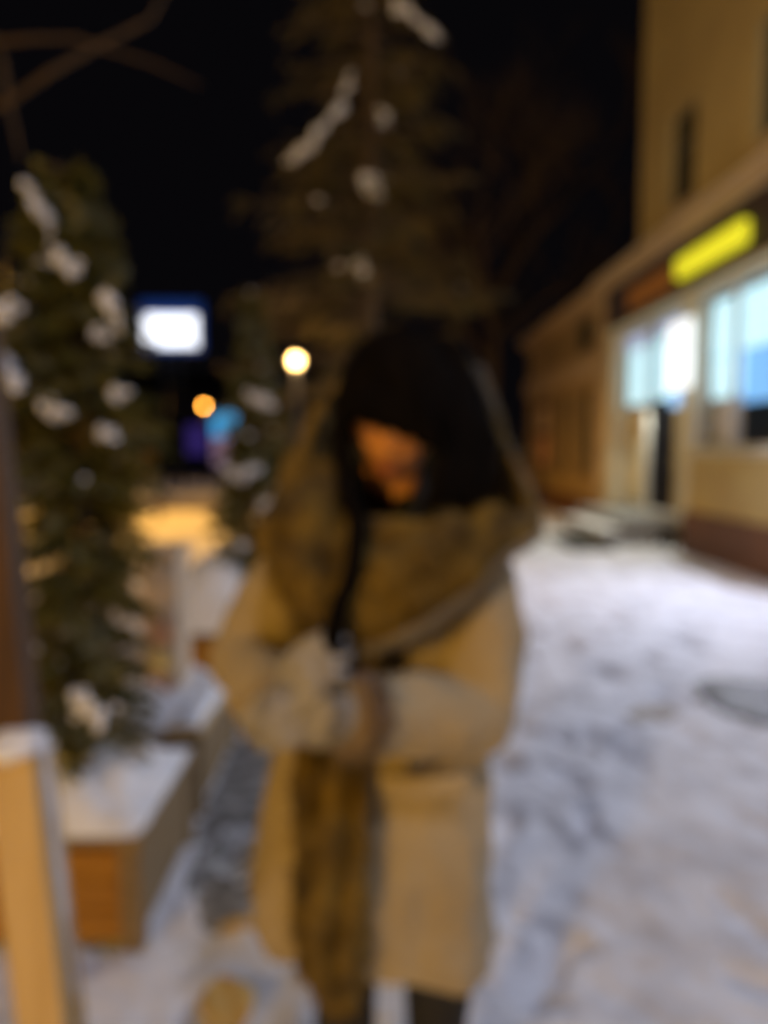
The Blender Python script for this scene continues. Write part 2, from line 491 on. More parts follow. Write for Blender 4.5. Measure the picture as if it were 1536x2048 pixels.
# ================================================================== SHOP BUILDING on the right
WX = 4.45
def shop():
    r = root('shop_building', (WX, 10, 0), 'ochre building with brightly lit blue shop windows under a dark sign band on the right', 'building')
    EY = 12.75      # end of the tall part
    # upper storeys, pierced by window openings (openings are real recesses)
    UX = WX + 0.0
    top = 14.0
    wins = [(10.60, 11.55, 5.0, 6.4), (7.95, 8.95, 5.0, 6.4), (5.3, 6.3, 5.0, 6.4), (10.60, 11.55, 8.3, 9.8), (7.95, 8.95, 8.3, 9.8), (5.3, 6.3, 8.3, 9.8)]
    ycuts = sorted(set([2.0, EY] + [w[0] for w in wins] + [w[1] for w in wins]))
    zcuts = sorted(set([4.62, top] + [w[2] for w in wins] + [w[3] for w in wins]))
    mb = MB()
    for a, b in zip(ycuts, ycuts[1:]):
        for c, d in zip(zcuts, zcuts[1:]):
            if any(w[0] <= a and b <= w[1] and w[2] <= c and d <= w[3] for w in wins):
                continue
            mb.add([(UX, a, c), (UX, b, c), (UX, b, d), (UX, a, d)], [(0, 3, 2, 1)])
    for (a, b, c, d) in wins:
        D = UX + 0.16
        mb.add([(UX, a, c), (UX, b, c), (UX, b, d), (UX, a, d), (D, a, c), (D, b, c), (D, b, d), (D, a, d)],
               [(0, 1, 5, 4), (1, 2, 6, 5), (2, 3, 7, 6), (3, 0, 4, 7)])
    # end wall and back, roof
    mb.add([(UX, EY, 4.62), (UX + 9, EY, 4.62), (UX + 9, EY, top), (UX, EY, top)], [(0, 1, 2, 3)])
    mb.add([(UX + 9, 2, 0), (UX + 9, EY, 0), (UX + 9, EY, top), (UX + 9, 2, top)], [(0, 1, 2, 3)])
    mb.add([(UX, 2, 0), (UX + 9, 2, 0), (UX + 9, 2, top), (UX, 2, top)], [(0, 3, 2, 1)])
    mb.build('wall', M['wall'], r)
    MB().box(UX - 0.25, UX + 9.2, 1.8, EY + 0.2, top, top + 0.25, 0.03).build('roof', M['iron'], r)
    for (a, b, c, d) in wins:
        fr = MB()
        x0, x1 = UX + 0.10, UX + 0.15
        fr.box(x0, x1, a, a + 0.06, c, d).box(x0, x1, b - 0.06, b, c, d).box(x0, x1, a + 0.06, b - 0.06, c, c + 0.06).box(x0, x1, a + 0.06, b - 0.06, d - 0.06, d)
        fr.box(x0, x1, (a + b) / 2 - 0.03, (a + b) / 2 + 0.03, c + 0.06, d - 0.06).box(x0 + 0.005, x1 - 0.005, a + 0.06, (a + b) / 2 - 0.03, d - 0.55, d - 0.49).box(x0 + 0.005, x1 - 0.005, (a + b) / 2 + 0.03, b - 0.06, d - 0.55, d - 0.49)
        w = fr.build('window', M['window_frame'], r)
        MB().box(x0 + 0.02, x0 + 0.03, a + 0.01, b - 0.01, c + 0.01, d - 0.01).build('pane', M['dark_glass'], w)
        MB().box(UX - 0.05, UX + 0.09, a - 0.06, b + 0.06, c - 0.07, c - 0.003, 0.01).build('sill', M['cornice'], w)
    # cornice over the shop front
    c = MB()
    c.box(WX - 0.30, WX - 0.003, 2.0, 14.6, 4.52, 4.62, 0.012)
    c.box(WX - 0.22, WX - 0.003, 2.0, 14.6, 4.40, 4.517, 0.012)
    c.build('cornice', M['cornice'], r)
    MB().box(WX - 0.29, WX - 0.01, 2.0, 14.55, 4.622, 4.66, 0.015).build('snow', M['snow'], r)
    # dark sign band
    MB().box(WX - 0.12, WX - 0.003, 2.0, 14.05, 3.66, 4.397, 0.008).build('sign_band', M['fascia'], r)
    # pale strip below the band
    MB().box(WX - 0.15, WX - 0.003, 2.0, 14.05, 3.58, 3.657, 0.01).build('moulding', M['cream'], r)
    # signs
    s = MB().box(WX - 0.22, WX - 0.123, 8.72, 10.62, 3.85, 4.12, 0.015).build('lit_sign', M['sign_yellow'], r)
    s['label'] = 'glowing yellow sign on the dark band'
    s = MB().box(WX - 0.17, WX - 0.123, 10.95, 12.75, 3.80, 4.15, 0.02).build('sign', M['sign_orange'], r)
    s['label'] = 'dim orange sign on the dark band'
    # piers
    for (a, b, n) in ((13.70, 14.05, 'pier'), (10.36, 10.62, 'pier')):
        MB().box(WX - 0.08, WX + 0.25, a, b, 0.42, 3.577, 0.012).build(n, M['cream'], r)
    MB().box(WX - 0.10, WX + 0.25, 14.053, 14.6, 0.0, 4.397, 0.015).build('pier', M['cornice'], r)
    # low wall under the shop window
    for (a, b) in ((2.0, 10.35),):
        MB().box(WX - 0.04, WX + 0.22, a, b, 0.60, 1.38, 0.01).build('panel', M['panel_ochre'], r)
        MB().box(WX - 0.09, WX + 0.24, a, b, 1.383, 1.44, 0.01).build('window_sill', M['cream'], r)
        MB().box(WX - 0.12, WX + 0.22, a, 10.36, 0.0, 0.597, 0.015).build('plinth', M['brown_plinth'], r)
    # shop window: frame, mullions, glass and the lit room behind
    def shop_window(a, b, z0, z1, mull):
        f = MB()
        x0, x1 = WX + 0.02, WX + 0.10
        f.box(x0, x1, a, a + 0.07, z0, z1).box(x0, x1, b - 0.07, b, z0, z1).box(x0, x1, a + 0.07, b - 0.07, z0, z0 + 0.07).box(x0, x1, a + 0.07, b - 0.07, z1 - 0.07, z1)
        for y in mull:
            f.box(x0 + 0.004, x1 - 0.004, y - 0.03, y + 0.03, z0 + 0.07, z1 - 0.07)
        w = f.build('window', M['white_frame'], r)
        return w
    w = shop_window(2.0, 10.35, 1.45, 3.57, (4.0, 6.1, 8.0, 9.3))
    # lit light boxes hanging behind the glass
    MB().box(WX + 0.16, WX + 0.22, 2.2, 10.2, 2.72, 3.45, 0.01).build('light_box', M['light_cyan'], w)
    MB().box(WX + 0.18, WX + 0.21, 8.55, 9.35, 2.05, 2.70, 0.01).build('poster', M['light_blue'], w)
    MB().box(WX + 0.17, WX + 0.215, 9.38, 10.2, 2.15, 2.70, 0.01).build('poster', M['light_cyan'], w)
    MB().box(WX + 0.18, WX + 0.21, 7.0, 8.35, 2.20, 2.70, 0.01).build('poster', M['light_blue'], w)
    MB().box(WX + 0.18, WX + 0.21, 8.35, 8.545, 2.28, 2.69, 0.01).build('poster', M['light_white'], w)
    MB().box(WX + 0.17, WX + 0.20, 9.36, 10.1, 1.53, 2.13, 0.01).build('curtain', M['white_frame'], w)
    g = MB()
    rg = random.Random(3)
    for k in range(7):
        g = MB()
        y = rg.uniform(2.4, 9.0); h = rg.uniform(0.10, 0.35)
        g.box(WX + 0.35, WX + 0.6, y, y + rg.uniform(0.08, 0.25), 1.53, 1.53 + h, 0.01).build('goods', M['goods'], w)
    # entrance bay between the two piers: a wide glazed door with a lit transom
    d = shop_window(10.63, 13.69, 0.44, 3.57, (12.25,))
    d.name = 'door'
    MB().box(WX + 0.15, WX + 0.20, 10.75, 12.15, 2.28, 3.28, 0.01).build('light_box', M['light_cyan'], d)
    MB().box(WX + 0.15, WX + 0.20, 12.35, 13.5, 2.25, 3.22, 0.01).build('light_box', M['light_cyan'], d)
    MB().box(WX + 0.12, WX + 0.145, 10.75, 11.5, 2.12, 2.62, 0.0).build('poster', M['light_blue'], d)
    MB().box(WX + 0.14, WX + 0.145, 12.35, 13.6, 3.225, 3.48, 0.0).build('light_box', M['light_pale'], d)
    MB().box(WX + 0.14, WX + 0.145, 10.75, 12.15, 3.285, 3.48, 0.0).build('light_box', M['light_pale'], d)
    MB().box(WX + 0.14, WX + 0.148, 12.4, 13.6, 0.55, 2.2, 0.0).build('door_leaf', M['cream'], d)
    MB().box(WX + 0.14, WX + 0.148, 10.75, 11.3, 0.55, 2.1, 0.0).build('door_leaf', M['panel_ochre'], d)
    # bright white lantern sign fixed to the pier
    MB().box(WX - 0.16, WX - 0.083, 10.25, 10.98, 2.32, 3.28, 0.03).build('lantern', M['light_white'], r)
    hb = MB().tube([(WX - 0.03, 12.45, 1.2), (WX - 0.03, 12.45, 1.8)], 0.015, 8)
    hb.build('handle', M['iron'], d)
    # pane above bright transom: white glow over the pier between door and window
    # room
    rm = MB()
    X1 = WX + 4.0
    rm.add([(X1, 2, 0.3), (X1, 13.7, 0.3), (X1, 13.7, 3.56), (X1, 2, 3.56), (WX + 0.26, 2, 0.3), (WX + 0.26, 13.7, 0.3), (WX + 0.26, 13.7, 3.56), (WX + 0.26, 2, 3.56)],
           [(0, 1, 2, 3), (4, 5, 1, 0), (7, 3, 2, 6), (5, 6, 2, 1), (4, 0, 3, 7)])
    rm.build('shop_room', M['shop_wall'], r)
    # porch step
    st = MB()
    st.box(WX - 0.95, WX - 0.123, 11.2, 14.0, 0.0, 0.20, 0.015)
    st.box(WX - 0.60, WX + 0.25, 11.22, 13.98, 0.203, 0.42, 0.015)
    st.build('step', M['step'], r)
    MB().box(WX - 0.92, WX - 0.62, 11.3, 13.9, 0.203, 0.235, 0.012).build('snow', M['snow'], r)
    return r
shop()
light('shop_light_window', 'AREA', (WX - 0.18, 7.2, 2.5), 140, (0.80, 0.82, 1.0), 3.0, (WX - 2.4, 5.7, 0), size_y=1.2)
light('shop_light_door', 'AREA', (WX - 0.18, 12.3, 2.4), 80, (1.0, 0.98, 0.80), 2.2, (WX - 4, 11.3, 0), size_y=1.4)
# rubber mat / dark grating in front of the steps
mt = root('door_mat', (WX - 1.25, 11.6, 0), 'dark rubber mat lying before the steps of the lit shop door', 'mat')
MB().box(WX - 1.60, WX - 0.97, 10.55, 12.3, 0.012, 0.05, 0.012).build('mat', M['rubber'], mt)
def annex():
    y0, y1 = 14.62, 21.6
    r = root('annex_building', (WX, 18, 0), 'low ochre wing with a pale notice on its wall beyond the lit shop', 'building')
    wins = [(15.35, 16.15, 0.9, 2.75), (17.2, 18.0, 0.9, 2.75), (15.3, 16.6, 3.55, 4.25)]
    ycuts = sorted(set([y0, y1] + [w[0] for w in wins] + [w[1] for w in wins]))
    zcuts = sorted(set([0.0, 4.30] + [w[2] for w in wins] + [w[3] for w in wins]))
    mb = MB()
    for a, b in zip(ycuts, ycuts[1:]):
        for c, d in zip(zcuts, zcuts[1:]):
            if any(w[0] <= a and b <= w[1] and w[2] <= c and d <= w[3] for w in wins):
                continue
            mb.add([(WX, a, c), (WX, b, c), (WX, b, d), (WX, a, d)], [(0, 3, 2, 1)])
    for (a, b, c, d) in wins:
        D = WX + 0.15
        mb.add([(WX, a, c), (WX, b, c), (WX, b, d), (WX, a, d), (D, a, c), (D, b, c), (D, b, d), (D, a, d)], [(0, 1, 5, 4), (1, 2, 6, 5), (2, 3, 7, 6), (3, 0, 4, 7)])
    mb.add([(WX, y1, 0), (WX + 8, y1, 0), (WX + 8, y1, 4.3), (WX, y1, 4.3)], [(0, 1, 2, 3)])
    mb.build('wall', M['wall2'], r)
    MB().box(WX - 0.28, WX + 8, y0, y1 + 0.2, 4.45, 4.60, 0.015).build('cornice', M['cornice'], r)
    MB().box(WX - 0.15, WX + 7.9, y0, y1 + 0.1, 4.303, 4.447, 0.01).build('moulding', M['cornice'], r)
    MB().box(WX - 0.10, WX - 0.003, y0, y1 + 0.05, 2.95, 3.40, 0.01).build('string_course', M['cornice'], r)
    MB().box(WX - 0.08, WX - 0.003, y0, y1 + 0.05, 0.0, 0.45, 0.01).build('plinth', M['brown_plinth'], r)
    for (a, b, c, d) in wins:
        fr = MB()
        x0, x1 = WX + 0.08, WX + 0.14
        fr.box(x0, x1, a, a + 0.06, c, d).box(x0, x1, b - 0.06, b, c, d).box(x0, x1, a + 0.06, b - 0.06, c, c + 0.06).box(x0, x1, a + 0.06, b - 0.06, d - 0.06, d)
        w = fr.build('window', M['window_frame'], r)
        MB().box(x0 + 0.02, x0 + 0.03, a + 0.01, b - 0.01, c + 0.01, d - 0.01).build('pane', M['dark_glass'], w)
    MB().box(WX - 0.05, WX - 0.003, 18.7, 20.3, 1.0, 2.7, 0.01).build('notice_board', M['dark_wood'], r)
    n = MB().box(WX - 0.062, WX - 0.053, 18.9, 20.0, 1.95, 2.55, 0.0).build('notice', M['stone'], r)
    n = MB().box(WX - 0.062, WX - 0.053, 18.8, 20.2, 1.1, 1.8, 0.0).build('notice', M['notice'], r)
    return r
annex()

# ================================================================== FAR LEFT of the street
def far_things():
    b = root('dark_building', (-16, 52, 0), 'long dark unlit building far down the street at the left', 'building')
    MB().box(-34, -4.0, 50, 60, 0, 5.5, 0.05).build('wall', M['night_wall'], b)
    rr = MB()
    rr.add([(-34.5, 49.5, 5.51), (-3.5, 49.5, 5.51), (-3.5, 60.5, 5.51), (-34.5, 60.5, 5.51), (-34.5, 55, 7.2), (-3.5, 55, 7.2)], [(0, 1, 5, 4), (2, 3, 4, 5), (1, 2, 5), (3, 0, 4), (0, 3, 2, 1)])
    rr.build('roof', M['night_wall'], b)
    for k in range(12):
        x = -33 + k * 2.4
        wf = MB().box(x, x + 1.2, 49.93, 49.997, 1.4, 3.6, 0.02).build('window', M['window_frame'], b)
        MB().box(x + 0.08, x + 1.12, 49.90, 49.928, 1.5, 3.5).build('pane', M['dark_glass'], wf)
    c = P(396, 880, 49.8)
    v = MB().box(c.x - 0.75, c.x + 0.75, 49.75, 49.89, c.z - 1.0, c.z + 1.0, 0.03).build('shop_front', M['violet'], b)
    v['label'] = 'dim violet lit shop front'
    # billboard
    D = 30
    c = P(340, 661, D)
    hw, hh = 53 * D / F, 31 * D / F
    r = root('billboard', (c.x, D, 0), 'rectangular white glowing billboard with blue light round it above the street', 'billboard')
    for q in (-0.3, 0.3):
        MB().tube([(c.x + q, D + 0.22, 0), (c.x + q, D + 0.22, c.z - hh)], 0.10, 10).build('post', M['iron'], r)
    MB().box(c.x - hw - 0.22, c.x + hw + 0.22, D + 0.10, D + 0.35, c.z - hh - 0.22, c.z + hh + 0.62, 0.12).build('frame', M['blue_halo'], r)  # enlarged panel whose blue emission stands in for the screen's halo
    MB().box(c.x - hw, c.x + hw, D, D + 0.097, c.z - hh, c.z + hh, 0.02).build('screen', M['screen'], r)
    light('billboard_light', 'POINT', (c.x, D - 0.9, c.z), 60, (0.35, 0.55, 1.0), 0.8)
    # pylon sign: blue box over a lilac panel
    D = 34
    c = P(446, 852, D)
    r = root('pylon_sign', (c.x, D, 0), 'small street sign with bright blue upper panel over a pale lilac one', 'sign')
    MB().box(c.x - 0.50, c.x + 0.62, D - 0.1, D + 0.1, c.z - 0.50, c.z + 0.60, 0.12).build('blue_panel', M['blue_sign'], r)
    MB().box(c.x - 0.48, c.x + 0.32, D - 0.08, D + 0.08, c.z - 1.75, c.z - 0.503, 0.03).build('lilac_panel', M['lilac'], r)
    MB().box(c.x - 0.08, c.x + 0.08, D - 0.05, D + 0.05, 0, c.z - 1.753, 0.01).build('post', M['iron'], r)
    # globe lamps
    def globe(name, px, py, D, rad, m, lab, power, col):
        c = P(px, py, D)
        r = root(name, (c.x, D, 0), lab, 'street lamp')
        MB().tube([(c.x, D, 0), (c.x, D, 0.3), (c.x, D, c.z - rad - 0.05)], [0.09, 0.05, 0.035], 10).build('post', M['iron'], r)
        MB().tube([(c.x, D, c.z - rad - 0.05), (c.x, D, c.z - rad * 0.86)], [0.05, rad * 0.55], 12).build('collar', M['iron'], r)
        MB().ball((c.x, D, c.z), rad, 20, 14).build('lamp_globe', m, r, True)
        light(name + '_light', 'POINT', (c.x, D - rad - 0.1, c.z), power, col, rad)
    globe('globe_lamp', 592, 722, 10.2, 0.085, M['lamp_warm'], 'warm glowing globe lamp beside the tall spruce behind the person', 75, WARM)
    globe('globe_lamp', 409, 812, 33, 0.13, M['lamp_warm2'], 'tiny dim amber lamp just left of the small blue sign', 90, SODIUM)
    # orange lit trunk / post on the verge
    c = P(300, 940, 26)
    r = root('marker_post', (c.x, 26, 0), 'short orange post standing on the sodium lit snow verge', 'post')
    MB().box(c.x - 0.20, c.x + 0.20, 25.85, 26.15, 0, 1.55, 0.03).build('shaft', M['orange_post'], r)
    MB().box(c.x - 0.23, c.x + 0.23, 25.82, 26.18, 1.553, 1.66, 0.05).build('snow_cap', M['snow'], r)
    # sodium street lamp hidden behind the near spruce
    x, y = -5.6, 13.5
    r = root('street_lamp', (x, y, 0), 'tall sodium street lamp behind the near spruce on the left', 'street lamp')
    MB().tube([(x - 1.0, y, 0), (x - 1.0, y, 5.0), (x - 0.8, y, 5.45), (x - 0.2, y, 5.6)], [0.09, 0.06, 0.05, 0.04], 10).build('post', M['iron'], r)
    MB().box(x - 0.3, x + 0.3, y - 0.12, y + 0.12, 5.53, 5.68, 0.04).build('lamp_head', M['iron'], r)
    MB().box(x - 0.22, x + 0.22, y - 0.09, y + 0.09, 5.49, 5.528, 0.01).build('lamp_glass', M['lamp_sodium'], r)
far_things()

# ================================================================== TREES
def blades(mb, p, d, L, w, rnd, n=3):
    """one needle twig: n thin leaf-sized blades fanned round the direction d"""
    d = d.normalized()
    a = d.orthogonal().normalized()
    b = d.cross(a)
    t0 = rnd.uniform(0, PI)
    tip = p + d * L
    for k in range(n):
        t = t0 + PI * k / n
        s = (a * math.cos(t) + b * math.sin(t)) * w
        mid = p + d * L * 0.45
        mb.add([p, mid + s, tip, mid - s], [(0, 1, 2, 3)])

def snow_lump(mb, p, sx, sy, sz, ang, rnd, tilt=0.0):
    m = Matrix.Rotation(ang, 3, 'Z') @ Matrix.Rotation(tilt, 3, 'Y')
    mb.ball(p, (sx, sy, sz), 12, 8, m, 0.5, 2.2)

FROST = 0.22
def spruce(x, y, z0, z1, rad, label, seed, nbranch, twig, tw_w, dens, group, m_needle, snow_every, snow_size, extra_snow=(), lean=(0, 0), trunk_r=0.05, extra_branches=(), droop=0.25, skip=None, name='spruce_tree'):
    rnd = random.Random(seed)
    r = root(name, (x, y, 0), label, 'tree', group)
    H = z1 - z0
    def axis_pt(z):
        t = (z - z0) / H
        return Vector((x + lean[0] * t + 0.03 * math.sin(t * 5 + seed), y + lean[1] * t, z))
    n = 14
    MB().tube([axis_pt(z0 - 0.25 + (H + 0.25) * i / n) for i in range(n + 1)], [trunk_r * (1 - 0.88 * i / n) for i in range(n + 1)], 10).build('trunk', M['bark'], r, True)
    wood, leaf, frost = MB(), MB(), MB()
    clumps = []
    branches = []
    for i in range(nbranch):
        t = (i + rnd.random()) / nbranch
        z = z0 + 0.04 * H + H * 0.95 * t
        az = rnd.uniform(0, 2 * PI)
        L = rad(z, az) * rnd.uniform(0.72, 1.12)
        up = 0.15 + 0.75 * max(0, (t - 0.6)) / 0.4
        branches.append((axis_pt(z), az, L, up))
    for (p0, az, L, up) in branches + list(extra_branches):
        d = Vector((math.cos(az), math.sin(az), up)).normalized()
        pts = []
        k = 7
        for j in range(k + 1):
            s = j / k
            pts.append(p0 + d * L * s + Vector((0, 0, -droop * L * s * s + 0.10 * L * s ** 4)))
        wood.tube(pts, [max(0.0025, trunk_r * 0.22 * (1 - 0.85 * j / k)) for j in range(k + 1)], 5, False)
        m = max(3, int(L * dens))
        for j in range(m):
            s = (0.12 + 0.88 * (j + rnd.random()) / m)
            f = s * k
            a = min(int(f), k - 1)
            q = pts[a].lerp(pts[a + 1], f - a)
            if skip and skip(q): continue
            fd = (pts[a + 1] - pts[a]).normalized()
            side = fd.cross(Vector((0, 0, 1)))
            side = side.normalized() if side.length > 0.01 else Vector((1, 0, 0))
            sg = rnd.choice((-1, 1))
            tl = twig * rnd.uniform(0.6, 1.3) * (1.25 - 0.6 * s)
            td = fd * rnd.uniform(0.4, 0.9) + side * sg * rnd.uniform(0.2, 0.9) + Vector((0, 0, rnd.uniform(-0.75, 0.25)))
            tgt = frost if noise.noise(q * (9 if H < 4 else 1.9) + Vector((0, 0, seed))) + rnd.uniform(-0.25, 0.25) > FROST else leaf
            blades(tgt, q, td, tl, tw_w * rnd.uniform(0.7, 1.2), rnd)
            q2 = q + td.normalized() * tl * 0.5
            for _ in range(2):
                td2 = td + Vector((rnd.uniform(-.6, .6), rnd.uniform(-.6, .6), rnd.uniform(-.6, .3)))
                blades(tgt, q2, td2, tl * 0.7, tw_w * 0.8, rnd, 2)
        if rnd.random() < snow_every:
            s = rnd.uniform(0.45, 0.9)
            f = s * k
            a = int(f)
            q = pts[a].lerp(pts[a + 1], f - a)
            if not (skip and skip(q)):
                sz = snow_size * rnd.uniform(0.5, 1.25)
                dd = pts[a + 1] - pts[a]
                one = MB(); clumps.append(one)
                snow_lump(one, q + Vector((0, 0, sz * 0.12)), sz, sz * 0.45, sz * 0.26, az, rnd, -math.atan2(dd.z, math.hypot(dd.x, dd.y)))
    for (p, sx, sy, sz, tilt, az) in extra_snow:
        one = MB(); clumps.append(one)
        for q in range(16):
            off = Matrix.Rotation(az, 3, 'Z') @ Matrix.Rotation(tilt, 3, 'Y') @ Vector((rnd.uniform(-1.25, 1.25) * sx, rnd.gauss(0, 0.8) * sy, rnd.gauss(0, 0.9) * sz))
            k = rnd.uniform(0.3, 0.8)
            snow_lump(one, Vector(p) + off, sx * 0.60 * k, sy * 0.95 * k, sz * 1.1 * k, az, rnd, tilt + rnd.uniform(-0.4, 0.4))
    wood.build('branches', M['bark'], r)
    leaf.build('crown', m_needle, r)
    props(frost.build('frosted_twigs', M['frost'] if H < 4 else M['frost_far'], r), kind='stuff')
    for one in clumps[-95:]:
        one.build('snow_clump', M['snow'], r, True)
    return r

# near spruce at the left, in its planter
TX, TY = P(150, 1000, 2.36).x, 2.36
def rad_near(z, az):
    prof = [(0.40, 0.19), (0.6, 0.235), (1.0, 0.24), (1.5, 0.25), (1.8, 0.235), (2.05, 0.19), (2.25, 0.11), (2.4, 0.03)]
    return lerp_table(prof, z)[0]
ES = 0.47
es = []
def es_px(px, py, d, L, w, h, slope):
    """snow lying along a branch: length, width, height; slope = lean of the branch in the view"""
    es.append((P(px, py, d), L * ES, w * ES, h * ES, slope, 0.0))
es_px(88, 430, 2.22, 0.10, 0.035, 0.022, R(52))
es_px(60, 385, 2.22, 0.05, 0.026, 0.018, R(60))
es_px(125, 520, 2.18, 0.085, 0.04, 0.026, R(40))
es_px(222, 620, 2.2, 0.09, 0.028, 0.020, R(62))
es_px(205, 670, 2.15, 0.045, 0.035, 0.024, R(40))
es_px(20, 745, 2.1, 0.10, 0.05, 0.035, R(42))
es_px(112, 820, 2.08, 0.07, 0.045, 0.030, R(10))
es_px(240, 788, 2.15, 0.045, 0.030, 0.020, R(-20))
es_px(215, 870, 2.1, 0.05, 0.035, 0.018, R(25))
es_px(10, 625, 2.1, 0.05, 0.05, 0.055, R(60))
es_px(190, 1430, 2.08, 0.075, 0.05, 0.036, R(35))
es_px(155, 1395, 2.08, 0.04, 0.04, 0.03, R(10))
eb = [(P(150, 560, 2.36), PI + 0.25, 0.24, 1.3), (P(150, 520, 2.36), PI + 0.4, 0.26, 1.9), (P(120, 470, 2.36), PI, 0.14, 1.8),
      (P(170, 520, 2.36), 0.1, 0.12, 1.2), (P(185, 560, 2.36), -0.3, 0.11, 0.8), (P(160, 500, 2.36), -1.2, 0.10, 1.6),
      (P(100, 1100, 2.36), PI + 0.3, 0.25, 0.5), (P(100, 900, 2.36), PI + 0.5, 0.28, 0.4), (P(110, 700, 2.36), PI + 0.3, 0.22, 0.6)]
spruce(TX, TY, 0.44, 2.33, rad_near, 'narrow snow flecked spruce in the nearest wooden planter on the left', 11, 330, 0.055, 0.006, 115,
       'spruces in wooden planters', M['needles'], 0.10, 0.024, es, trunk_r=0.035, extra_branches=eb, droop=0.45)

# second spruce, further along the same row
T2 = P(505, 900, 5.0)
def rad_second(z, az):
    prof = [(0.4, 0.12), (0.7, 0.28), (1.2, 0.27), (1.7, 0.20), (2.1, 0.12), (2.4, 0.04)]
    return lerp_table(prof, z)[0]
es = []
es_px(520, 800, 4.7, 0.15, 0.07, 0.04, R(22))
es_px(495, 945, 4.7, 0.15, 0.07, 0.04, R(-28))
es_px(455, 935, 4.7, 0.05, 0.05, 0.04, R(0))
es_px(530, 1020, 4.7, 0.07, 0.07, 0.05, R(0))
es_px(480, 1090, 4.7, 0.06, 0.05, 0.035, R(20))
spruce(T2.x, 5.0, 0.45, 2.50, rad_second, 'smaller spruce farther along, half hidden behind the person in beige', 23, 170, 0.085, 0.010, 75,
       'spruces in wooden planters', M['needles'], 0.12, 0.05, es, trunk_r=0.04, droop=0.4)

# tall spruce behind the person
BX, BY = P(735, 800, 12.0).x, 12.0
def rad_tall(z, az):
    prof = [(0.6, 2.0), (2.0, 2.3), (3.2, 2.1), (4.4, 1.9), (5.6, 1.55), (7.0, 1.35), (8.6, 1.2), (10.5, 0.30), (11.5, 0.05)]
    return lerp_table(prof, z)[0]
es = []
ES = 0.46
es_px(850, 50, 11.2, 0.55, 0.14, 0.08, R(42))
es_px(800, 15, 11.2, 0.20, 0.12, 0.08, R(60))
es_px(655, 245, 11.3, 0.62, 0.15, 0.08, R(-52))
es_px(595, 310, 11.3, 0.42, 0.12, 0.06, R(-35))
es_px(698, 165, 11.3, 0.25, 0.12, 0.07, R(-65))
es_px(742, 370, 11.2, 0.34, 0.17, 0.12, R(48))
es_px(722, 540, 11.1, 0.26, 0.15, 0.12, R(68))
es_px(768, 235, 11.3, 0.20, 0.12, 0.07, R(55))
lampc = P(592, 722, 12)
camo = Vector((0, 0, CAM_H))
ld = (P(592, 722, 10.2) - camo).normalized()
def near_lamp(q):
    v = q - camo
    return (v - ld * v.dot(ld)).length < 0.34
ebt = [(Vector((BX, BY, 8.0)), -1.9, 1.0, 0.3), (Vector((BX, BY, 5.6)), -2.2, 1.7, 0.1), (Vector((BX, BY, 4.9)), -0.9, 1.9, 0.15),
       (Vector((BX, BY, 5.2)), PI + 0.5, 2.1, 0.15), (Vector((BX, BY, 4.3)), PI + 0.2, 2.2, 0.0), (Vector((BX, BY, 4.1)), -0.3, 2.1, 0.1)]
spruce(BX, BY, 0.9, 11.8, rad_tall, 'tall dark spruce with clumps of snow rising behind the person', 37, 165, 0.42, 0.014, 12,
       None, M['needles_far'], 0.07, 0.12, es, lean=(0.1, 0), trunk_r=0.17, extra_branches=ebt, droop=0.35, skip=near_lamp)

def bare_tree(x, y, h, seed, label, m, limbs, depth=4, r0=0.12, name='bare_tree'):
    rnd = random.Random(seed)
    r = root(name, (x, y, 0), label, 'tree')
    tr, br = MB(), MB()
    pts = [Vector((x + 0.06 * math.sin(i + seed), y + 0.05 * math.cos(i * 1.3), h * 0.55 * i / 6 - 0.05)) for i in range(7)]
    tr.tube(pts, [r0 * (1 - 0.5 * i / 6) for i in range(7)], 10)
    def grow(p, d, L, rad, dep):
        q = [p]
        for i in range(5):
            d = (d + Vector((rnd.uniform(-.22, .22), rnd.uniform(-.22, .22), rnd.uniform(-.10, .18)))).normalized()
            q.append(q[-1] + d * L / 5)
        br.tube(q, [rad * (1 - 0.55 * i / 5) for i in range(6)], 6, False)
        if dep > 0:
            for i in range(3 + (dep > 1)):
                a = rnd.randint(2, 5)
                nd = (d + Vector((rnd.uniform(-1, 1), rnd.uniform(-1, 1), rnd.uniform(-.4, .7))) * 0.9).normalized()
                grow(q[a], nd, L * rnd.uniform(0.5, 0.75), rad * 0.5, dep - 1)
    for i in range(limbs):
        a = 2 * PI * i / limbs + rnd.uniform(-.4, .4)
        grow(pts[rnd.randint(4, 6)], Vector((math.cos(a), math.sin(a), rnd.uniform(0.5, 1.3))).normalized(), h * rnd.uniform(0.28, 0.42), r0 * 0.42, depth)
    return r, tr, br
# bare branches reaching in at the top left
r, tr, br = bare_tree(-3.5, 3.9, 3.6, 4, 'bare tree reaching thin brown branches in over the spruce at the top left', M['bark_red'], 4, 2, 0.09)
def br_px(pts, d, rr):
    br.tube([P(a, b, dd) for (a, b, dd) in pts], [q * 0.72 for q in rr], 7, False)
br.tube([(-3.46, 3.9, 1.9), P(-380, 420, 3.8), P(-150, 260, 3.6), P(15, 205, 3.4)], [0.036, 0.028, 0.020, 0.015], 8, False)
br_px([(15, 205, 3.4), (100, 145, 3.3), (200, 90, 3.3), (300, 40, 3.3), (340, -30, 3.3)], 0, [0.022, 0.020, 0.016, 0.012, 0.006])
br_px([(-60, 90, 3.5), (60, 78, 3.4), (150, 76, 3.4), (220, 100, 3.4), (300, 125, 3.4), (400, 170, 3.4)], 0, [0.020, 0.017, 0.014, 0.012, 0.010, 0.004])
br_px([(15, 205, 3.4), (30, 260, 3.3), (42, 320, 3.3)], 0, [0.018, 0.013, 0.006])
br_px([(-20, 60, 3.5), (5, 120, 3.45), (15, 205, 3.4)], 0, [0.012, 0.015, 0.020])
